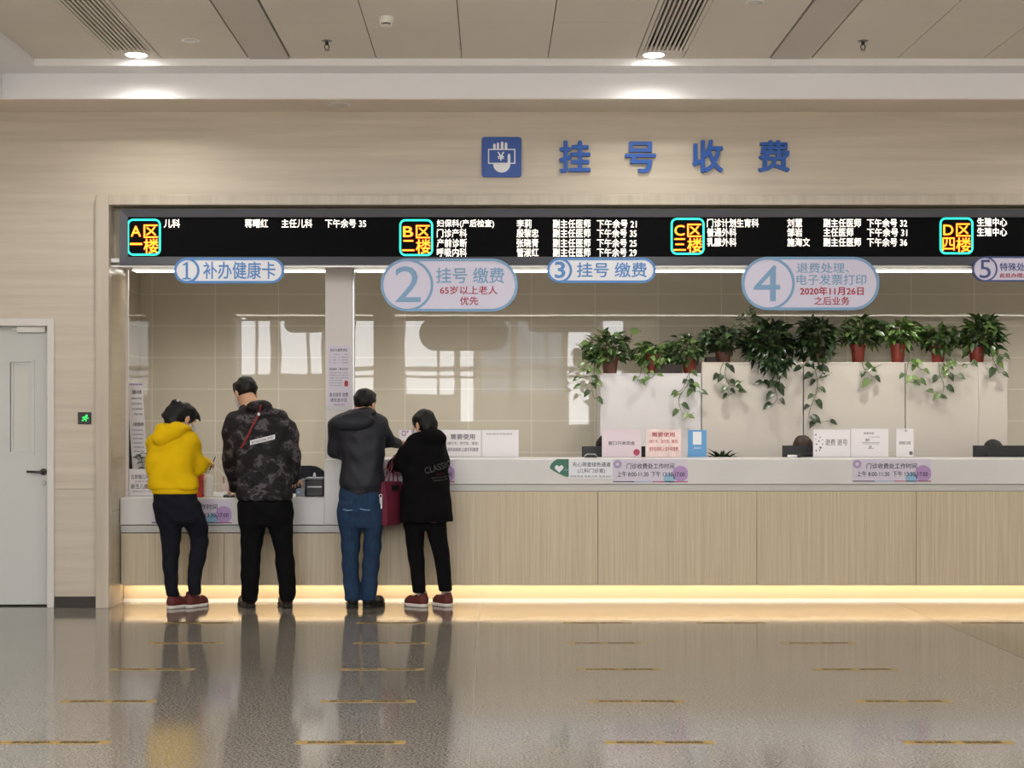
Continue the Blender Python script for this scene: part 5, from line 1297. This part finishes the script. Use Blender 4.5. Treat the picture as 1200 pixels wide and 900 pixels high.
# ---- person in the camouflage jacket
Y0 = 11.55
def p2():
    Q = lambda u, v, dy=0: A3(W(u, v, Y0 + dy))
    tor = prow([(475, 286, 318, .05, .06), (481, 276, 332, .04, .09), (488, 270, 336, .03, .12), (497, 267, 341, .02, .14), (512, 267, 344, .0, .15), (530, 270, 345, -.01, .15), (548, 276.5, 343, -.01, .145), (568, 278.5, 341.5, -.01, .15), (586, 278.5, 342, -.01, .155)], Y0)
    pel = prow([(572, 282, 338, 0, .12), (590, 280, 342, 0, .13), (606, 280.5, 342, 0, .125), (616, 283, 341, 0, .11)], Y0)
    l1 = prow([(590, 280, 312.5, 0, .12), (612, 281, 312.5, 0, .105), (630, 282, 308.5, 0, .09), (650, 282.5, 305.5, .0, .08), (672, 282, 304.5, -.01, .078), (690, 283, 302.5, -.01, .066), (705, 284, 302, -.005, .062)], Y0)
    l2 = prow([(590, 309.5, 342, 0, .12), (612, 313, 342, 0, .105), (630, 318.5, 343, 0, .09), (650, 322.5, 344, .0, .08), (665, 323.5, 345.5, -.01, .078), (682, 326, 347, -.01, .068), (698, 328, 346, -.01, .064), (705, 329, 344, -.005, .06)], Y0)
    sL, eL, wL = Q(274.5, 498, .01), Q(270, 536, .03), Q(275, 570, .25)
    sR, eR, wR = Q(335.5, 502, .01), Q(342.5, 536, .02), Q(344, 562, .2)
    hc = Q(287.5, 461, .12); Rm = frame(-38, 22); neck = Q(299, 478, .05)
    h1, t1 = A3((X(296, 11.56), 11.53, 0)), A3((X(281, 11.72), 11.76, 0)); h2, t2 = A3((X(338.5, 11.56), 11.53, 0)), A3((X(330, 11.76), 11.78, 0))
    b = S(); T = head(b, hc, Rm, 1.02, neck); b.loft(tor, .034, .03); b.loft(pel, .034, .02); b.loft(l1, .024, .03); b.loft(l2, .024, .03)
    b.chain([neck, sR, eR, wR], [.055, .05, .04, .03], .03); b.chain([neck, sL, eL, wL], [.055, .05, .04, .03], .03)
    hand(b, wL, (.12, .75, -.35), (0, -.2, -1), 1, 22); hand(b, wR, (-.1, .9, -.15), (0, -.1, -1), -1, 25); foot(b, h1, t1); foot(b, h2, t2)
    o = person('person in a dark camouflage jacket and black trousers leaning on the low counter', (X(311, Y0), Y0, 0), b)
    j = S(); j.loft(tor, 0, .02, top=.05); j.chain([sL, eL, wL], [.075, .066, .048], .05); j.chain([sR, eR, wR - A3((0, .01, -.01))], [.075, .068, .05], .05)
    j.ell(Q(303, 477, -.04), (.105, .085, .05), frame(0, 10, -6), .03); j.ell(Q(290, 478, .06), (.07, .06, .035), None, .025); j.ell(Q(297, 471, .06), (.058, .062, .028), None, .012, 's')
    j.disp = folds(.007, 22, 24, 5, .0022)
    jk = skin_mesh('jacket', j, .006, 'camo', o)
    bv = bvh_of(jk)
    st = MB(); rw = []
    for i in range(25):
        t = i / 24; u = 290.8 + 29 * t; v = 519.2 - 7.2 * t
        for dv in (-2.6, 2.6): pass
        rw.append([st.b.verts.new(W(u, v + dv, 11.3)) for dv in (-2.7, 2.7)])
    for a, c in zip(rw, rw[1:]): st.b.faces.new((a[0], a[1], c[1], c[0]))
    s_ = st.build('reflective_strip', 'strip', jk); project(s_, bv, .004)
    m_ = s_.modifiers.new('thickness', 'SOLIDIFY'); m_.thickness = .002
    text('RECREATIONAL SPORT', (292.5, 514.2, 318.8, 517.2), 11.3, 'ink', jk, .015, .001, tilt=R(13.9))
    project([c for c in jk.children if c.name.startswith('lettering')][0], bv, .0085)
    sp = []
    for i in range(16):
        t = i / 15; u = 282 + (305.5 - 282) * t; v = 525 - (525 - 474) * (t ** 1.25); h = bv.ray_cast(Vector((W(u, v, 11.3).x, 9.5, W(u, v, 11.3).z)), Vector((0, 1, 0)))
        sp.append(Vector((W(u, v, 11.4).x, (h[0].y if h[0] is not None else 11.45) - .004, W(u, v, 11.4).z)))
    MB().tube(sp, .008, 6).build('strap', 'strap_red', jk, True)
    e = sp[-3]; MB().box(e.x - .01, e.x + .006, e.y - .012, e.y - .004, e.z - .03, e.z - .008, .002).build('strap_buckle', 'strip', jk)
    t = S(); t.loft(pel, 0, .02); t.loft(l1, 0, .03); t.loft(l2, 0, .03); t.disp = folds(.0035, 20, 26, 6, .0016); skin_mesh('trousers', t, .006, 'black_cloth', o)
    skin_mesh('hair', hair_short(T, Rm, 1.02, -.045), .0055, 'hair', o); eyes(T, o); mask(T, Rm, o, 1.02)
    shoe(o, h1, t1, 'brown_shoe', 'sole_black', .085, lace='sole_black'); shoe(o, h2, t2, 'brown_shoe', 'sole_black', .085, lace='sole_black')
p2()

# ---- person in jeans with a hooded charcoal jacket
Y0 = 11.53
def p3():
    Q = lambda u, v, dy=0: A3(W(u, v, Y0 + dy))
    tor = prow([(481, 408, 440, .02, .07), (486, 396, 446, .02, .10), (494, 391, 450, .01, .125), (508, 391, 452, .0, .14), (522, 396, 452, 0, .145), (540, 400, 450.5, 0, .145), (558, 399, 449.5, 0, .145), (570, 398, 450.5, 0, .15), (573, 399, 449, 0, .138), (579.5, 399.5, 448.5, 0, .136)], Y0)
    pel = prow([(568, 399, 447, 0, .12), (582, 397, 449, 0, .13), (598, 396, 449, 0, .132), (610, 397, 448, 0, .12), (618, 399, 447.5, 0, .11)], Y0)
    l1 = prow([(588, 396, 423.5, 0, .125), (605, 396, 424, 0, .12), (622, 398, 423.5, 0, .10), (640, 400, 422, 0, .09), (658, 401, 420.5, 0, .08), (680, 402, 421, -.005, .075), (692, 403.5, 422, -.005, .072), (704, 404, 422.5, -.002, .072)], Y0)
    l2 = prow([(588, 422, 449, 0, .125), (605, 424, 448.5, 0, .12), (624, 426, 448, 0, .10), (640, 426, 447, 0, .09), (658, 425, 445, 0, .08), (680, 424, 442.5, -.005, .075), (692, 423.5, 441.5, -.005, .072), (704, 423, 441, -.002, .072)], Y0)
    sL, eL, wL = Q(396, 500, .0), Q(393, 529, .03), Q(408, 534, .27)
    sR, eR, wR = Q(445, 499, .02), Q(455, 517, .1), Q(467.5, 519, .24)
    hc = Q(428, 474, .05); Rm = frame(22, 8); neck = Q(421, 489, .01)
    h1, t1 = A3((X(414, 11.56), 11.52, 0)), A3((X(412, 11.74), 11.78, 0)); h2, t2 = A3((X(428.5, 11.56), 11.54, 0)), A3((X(449, 11.7), 11.72, 0))
    b = S(); T = head(b, hc, Rm, .97, neck); b.loft(tor, .034, .03); b.loft(pel, .034, .02); b.loft(l1, .024, .03); b.loft(l2, .024, .03)
    b.chain([neck, sR, eR, wR], [.055, .05, .038, .028], .03); b.chain([neck, sL, eL, wL], [.055, .05, .038, .028], .03)
    hand(b, wL, (.25, .9, -.1), (.2, 0, -1), 1, 25); hand(b, wR, (.55, .7, .05), (0, .1, -1), -1, 35, .95); foot(b, h1, t1); foot(b, h2, t2)
    o = person('person in a hooded charcoal jacket and blue jeans at the high counter', (X(422, Y0), Y0, 0), b)
    j = S(); j.loft(tor, 0, .02, top=.05); j.chain([sL, eL, wL], [.07, .062, .045], .05); j.chain([sR, eR, wR - A3((.01, .01, 0))], [.068, .058, .042], .05)
    j.ell(Q(396, 497, -.05), (.05, .06, .05), None, .03); j.ell(Q(424, 484, -.02), (.10, .10, .04), frame(0, 0, -4), .03); j.ell(Q(424, 478, .02), (.066, .07, .03), None, .012, 's')
    
    j.disp = folds(.007, 18, 24, 8, .002); jk = skin_mesh('jacket', j, .006, 'charcoal', o)
    k = S(); k.ell(Q(413, 494.5, -.115), (.165, .065, .07), frame(0, 0, -4)); k.ell(Q(424, 484, -.05), (.11, .085, .038), frame(0, 0, -4), .03); k.ell(Q(424, 478.5, .02), (.068, .08, .034), None, .012, 's'); k.ell(Q(418, 486, -.16), (.09, .03, .014), frame(0, 0, -6), .02, 's'); k.disp = folds(.003, 16, 24, 3, .001)
    skin_mesh('hood', k, .005, 'charcoal', jk)
    t = S(); t.loft(pel, 0, .02); t.loft(l1, 0, .022); t.loft(l2, 0, .022); t.disp = folds(.0035, 20, 26, 9, .0016); jn = skin_mesh('jeans', t, .006, 'denim', o)
    bv = bvh_of(jn)
    for pts in (((421.5, 596), (427, 597.5), (433.5, 597.8)), ((402, 597), (407, 598.3), (413, 597.6))):
        sp = []
        for u, v in pts:
            w = W(u, v, 11.4); h = bv.ray_cast(Vector((w.x, 9.5, w.z)), Vector((0, 1, 0))); sp.append(Vector((w.x, (h[0].y if h[0] is not None else 11.4) - .001, w.z)))
        MB().tube(sp, .0025, 5).build('pocket_stitching', 'sky_print', jn)
    skin_mesh('hair', hair_short(T, Rm, .97, -.05), .0055, 'hair', o); eyes(T, o); mask(T, Rm, o, .97)
    shoe(o, h1, t1, 'black_shoe', 'sole_black', .075); shoe(o, h2, t2, 'black_shoe', 'sole_black', .075, lace='sole_black')
    k = thing('key_bunch', 'metal keys hanging at the hip of the blue jeans', 'keys', tuple(W(446.5, 581, 11.42)))
    MB().ring([(a, c) for a, c in circ(W(446.3, 580, 11.42).x, W(446.3, 581, 11.42).z, .014, 16)], circ(W(446.3, 580, 11.42).x, W(446.3, 581, 11.42).z, .010, 16), 11.40, 11.404).build('ring', 'steel', k)
    for u0, v0, u1, v1 in ((446, 583, 445.5, 590), (446.6, 583, 447.3, 596)):
        a, c = W(u0, v0, 11.402), W(u1, v1, 11.402); MB().box(min(a.x, c.x) - .004, max(a.x, c.x) + .004, 11.398, 11.401, c.z, a.z, .001).lathe((a.x, 11.3995, a.z - .01), [(.010, -.001), (.010, .001)], 14, 'y').build('key', 'steel', k)
p3()

# ---- person in the black coat
Y0 = 11.56
def p4():
    Q = lambda u, v, dy=0: A3(W(u, v, Y0 + dy))
    tor = prow([(505, 489, 516, .03, .06), (509, 484, 518, .02, .09), (516, 480.5, 519.5, .01, .12), (528, 477, 522, 0, .14), (545, 473.5, 525, 0, .15), (562, 472, 526, 0, .155), (580, 470, 527.5, 0, .16), (597, 468.5, 530, -.005, .165), (606, 468, 531, -.005, .168), (611.5, 468, 530.5, -.005, .168)], Y0)
    pel = prow([(580, 474, 522, 0, .12), (600, 473, 523, 0, .125), (620, 475, 521, 0, .10)], Y0)
    l1 = prow([(600, 473, 500, 0, .11), (616, 473, 497.5, 0, .10), (634, 475.5, 497, 0, .088), (650, 477.5, 497, 0, .08), (672, 481, 498, 0, .07), (695, 484, 499, 0, .066)], Y0)
    l2 = prow([(600, 497, 523, 0, .11), (616, 498.5, 522.5, 0, .10), (634, 503, 525, 0, .088), (650, 507.5, 527, 0, .08), (672, 511.5, 529, 0, .07), (693, 514.5, 530, 0, .066)], Y0)
    sL, eL, wL = Q(484, 521, .02), Q(470, 541, .0), Q(461, 546, .2)
    sR, eR, wR = Q(513.5, 520, .04), Q(517.5, 543, .1), Q(504, 533, .32)
    hc = Q(496, 498, .06); Rm = frame(-52, 12); neck = Q(502, 512, .02)
    h1, t1 = A3((X(499, 11.56), 11.58, 0)), A3((X(474.5, 11.6), 11.69, 0)); h2, t2 = A3((X(527, 11.62), 11.60, 0)), A3((X(509, 11.7), 11.74, 0))
    b = S(); T = head(b, hc, Rm, .93, neck); b.loft(tor, .036, .03); b.loft(pel, .034, .02); b.loft(l1, .024, .03); b.loft(l2, .024, .03)
    b.chain([neck, sR, eR, wR], [.05, .045, .035, .026], .03); b.chain([neck, sL, eL, wL], [.05, .045, .035, .026], .03)
    hand(b, wL, (-.3, .85, .1), (.2, 0, -1), 1, 40, .9); hand(b, wR, (-.3, .9, .0), (0, 0, -1), -1, 25, .9); foot(b, h1, t1); foot(b, h2, t2)
    o = person('person in a long black coat and red shoes turned to the left', (X(500, Y0), Y0, 0), b)
    j = S(); j.loft(tor, 0, .02, top=.05, rnd=.006); j.chain([sL, eL, wL], [.068, .068, .055], .05); j.chain([sR, eR, wR], [.06, .056, .045], .05)
    j.ell(Q(507, 513, -.05), (.105, .08, .06), frame(0, 0, 10), .03); j.ell(Q(513, 508.5, -.02), (.032, .05, .03), None, .02); j.ell(Q(497, 511, .05), (.07, .07, .03), None, .02); j.ell(Q(497, 504, .05), (.055, .06, .03), None, .01, 's')
    j.disp = folds(.006, 20, 22, 10, .002); ck = skin_mesh('coat', j, .006, 'black_coat', o)
    bv = bvh_of(ck)
    for s_, bx, tl, mm in (('CLASSIC', (496.5, 544.5, 528, 552), 16, 'outline_ink'), ('BEAUTY', (511, 555, 521, 557.2), 4, 'strap_dark'), ('SINCE THE DAY', (505, 559.2, 523, 561), 6, 'outline_ink'), ('FASHION LIFE', (507, 562.5, 524, 564.2), 6, 'outline_ink')):
        text(s_, bx, 11.3, mm, ck, 0, .001, tilt=R(tl), proj=bv)
    t = S(); t.loft(pel, 0, .02); t.loft(l1, 0, .022); t.loft(l2, 0, .022); t.disp = folds(.003, 20, 24, 11, .0014); skin_mesh('trousers', t, .006, 'black_cloth', o)
    hs = S(); hs.ell(T(0, -.016, .03), np.array((.087, .106, .097)) * .93, Rm); hs.ell(T(0, -.06, -.03), np.array((.082, .06, .07)) * .93, Rm, .03); hs.half(T(0, .075, .03), Rm @ A3((0, .8, -.55)), k=.012); hs.half(T(0, 0, -.085), Rm @ A3((0, -.1, -1)), k=.02)
    for sx in (-1, 1): hs.ell(T(sx * .092, .018, -.035), (.028, .03, .04), Rm, .008, 's')
    hs.disp = folds(.003, 60, 50, 12, .0012); skin_mesh('hair', hs, .0055, 'hair', o); eyes(T, o); mask(T, Rm, o, .93)
    for h, t_ in ((h1, t1), (h2, t2)):
        shoe(o, h, t_, 'maroon_shoe', 'sole_white', .10, lace='sole_white')
        c = h + (t_ - h) * .2; MB().lathe((c[0], c[1], .08), [(.036, 0), (.036, .045)], 18).build('sock', 'sock', o, True)
    # tote bag on the forearm
    bg_ = thing('tote_bag', 'maroon tote bag hanging from the arm of the black coat', 'bag', tuple(W(458, 616, 11.58)))
    rot = Matrix.Translation(W(458, 590, 11.57)) @ Matrix.Rotation(R(62), 4, 'Z')
    hw, hh, th = .13, .165, .04
    m_ = MB(); lv_ = [(-1, .82, .55), (-.9, .86, .9), (0, .95, 1.0), (.85, 1.0, .62), (1, 1.0, .5)]
    rowv = []
    for t, sw, st_ in lv_:
        rowv.append([m_.b.verts.new((x * hw * sw, y * th * st_, t * hh)) for x, y in ((-1, -1), (1, -1), (1, 1), (-1, 1))])
    for a, c in zip(rowv, rowv[1:]):
        for i in range(4): m_.b.faces.new((a[i], a[(i + 1) % 4], c[(i + 1) % 4], c[i]))
    m_.b.faces.new(rowv[0]); m_.b.faces.new(rowv[-1])
    es = list(m_.b.edges); bmesh.ops.bevel(m_.b, geom=es, offset=.006, segments=2, affect='EDGES')
    m_.xform(rot).build('body', 'maroon', bg_, True)
    arm = W(463, 543, 11.63)
    for sy in (-1, 1):
        a, c = rot @ Vector((-.07, sy * .02, hh)), rot @ Vector((.07, sy * .02, hh)); top = Vector((arm.x, (a.y + c.y) / 2, arm.z + .062))
        MB().tube([a, a.lerp(top, .55), top + Vector((0, -.03, 0)), top + Vector((0, .03, 0)), c.lerp(top, .55), c], .006, 6).build('strap', 'maroon', bg_, True)
    MB().box(-.05, .05, -.001, .004, -.02, .02).xform(rot @ Matrix.Translation((0, -.042, .12))).build('flap_tab', 'sole_black', bg_)
p4()

# ---- clerks seated behind the high counter
def clerk(px, top, yaw, mh, lab, chlab):
    Y = 13.24; x = X(px, Y); zt_ = Z(top, Y); office_chair(x, Y, chlab)
    dz = zt_ - 1.255
    b = S(); Rm = frame(180 + yaw, 18); hc = A3((x, Y - .06, 1.15 + dz)); neck = A3((x, Y - .01, .99 + dz))
    T = head(b, hc, Rm, .97, neck)
    tor = [(.5, x, Y + .03, .165, .12), (.62, x, Y + .03, .155, .115), (.8, x, Y, .18, .12), (.92, x, Y - .01, .19, .11), (.98 + dz * .5, x, Y - .01, .12, .08)]
    b.loft(tor, .012, .03)
    arms = []
    for sx in (-1, 1):
        sh, el, wr = A3((x + sx * .17, Y, .92)), A3((x + sx * .21, Y - .12, .76)), A3((x + sx * .1, Y - .29, .79)); arms.append((sh, el, wr))
        b.chain([neck, sh, el, wr], [.05, .045, .036, .026], .03); hand(b, wr, (-sx * .2, -.9, -.12), (0, 0, -1), -sx, 20, .95)
        hp, kn, an = A3((x + sx * .09, Y + .02, .56)), A3((x + sx * .1, Y - .36, .56)), A3((x + sx * .1, Y - .30, .09))
        b.chain([hp, kn, an], [.08, .058, .042], .03); b.cone(an - A3((0, 0, .045)), an + A3((0, -.13, -.055)), .036, .03, .02)
    o = person(lab, (x, Y, 0), b)
    j = S(); j.loft(tor, 0, .02, top=.05)
    for sh, el, wr in arms: j.chain([sh, el, wr], [.062, .052, .038], .04)
    skin_mesh('uniform_top', j, .007, 'blue_uniform', o)
    t = S()
    for sx in (-1, 1):
        t.chain([A3((x + sx * .09, Y + .02, .56)), A3((x + sx * .1, Y - .36, .56)), A3((x + sx * .1, Y - .30, .12))], [.095, .072, .056], .03)
    skin_mesh('trousers', t, .007, 'black_cloth', o)
    hs = S(); hs.ell(T(0, -.016, .03), (.085, .104, .093), Rm); hs.ell(T(0, -.06, -.03), (.078, .06, .07), Rm, .03); hs.half(T(0, .075, .04), Rm @ A3((0, .8, -.55)), k=.012); hs.disp = folds(.002, 60, 50, 2)
    skin_mesh('hair', hs, .006, mh, o); eyes(T, o); mask(T, Rm, o)
clerk(709, 512.5, 0, 'hair', 'black-haired person seated behind the mauve card', 'office chair under the seated person behind the mauve card')
clerk(939.5, 512.5, 0, 'hair_brown', 'brown-haired person seated behind the middle screen, only the crown visible', 'office chair under the brown-haired seated person')
clerk(1161.5, 517.5, 0, 'hair', 'person seated behind the right-hand screen, only black hair visible', 'office chair under the seated person at the right')
office_chair(X(352, 12.95), 12.80, 'empty navy office chair behind the black receipt printer', 'chair_cloth', Z(546, 12.95))
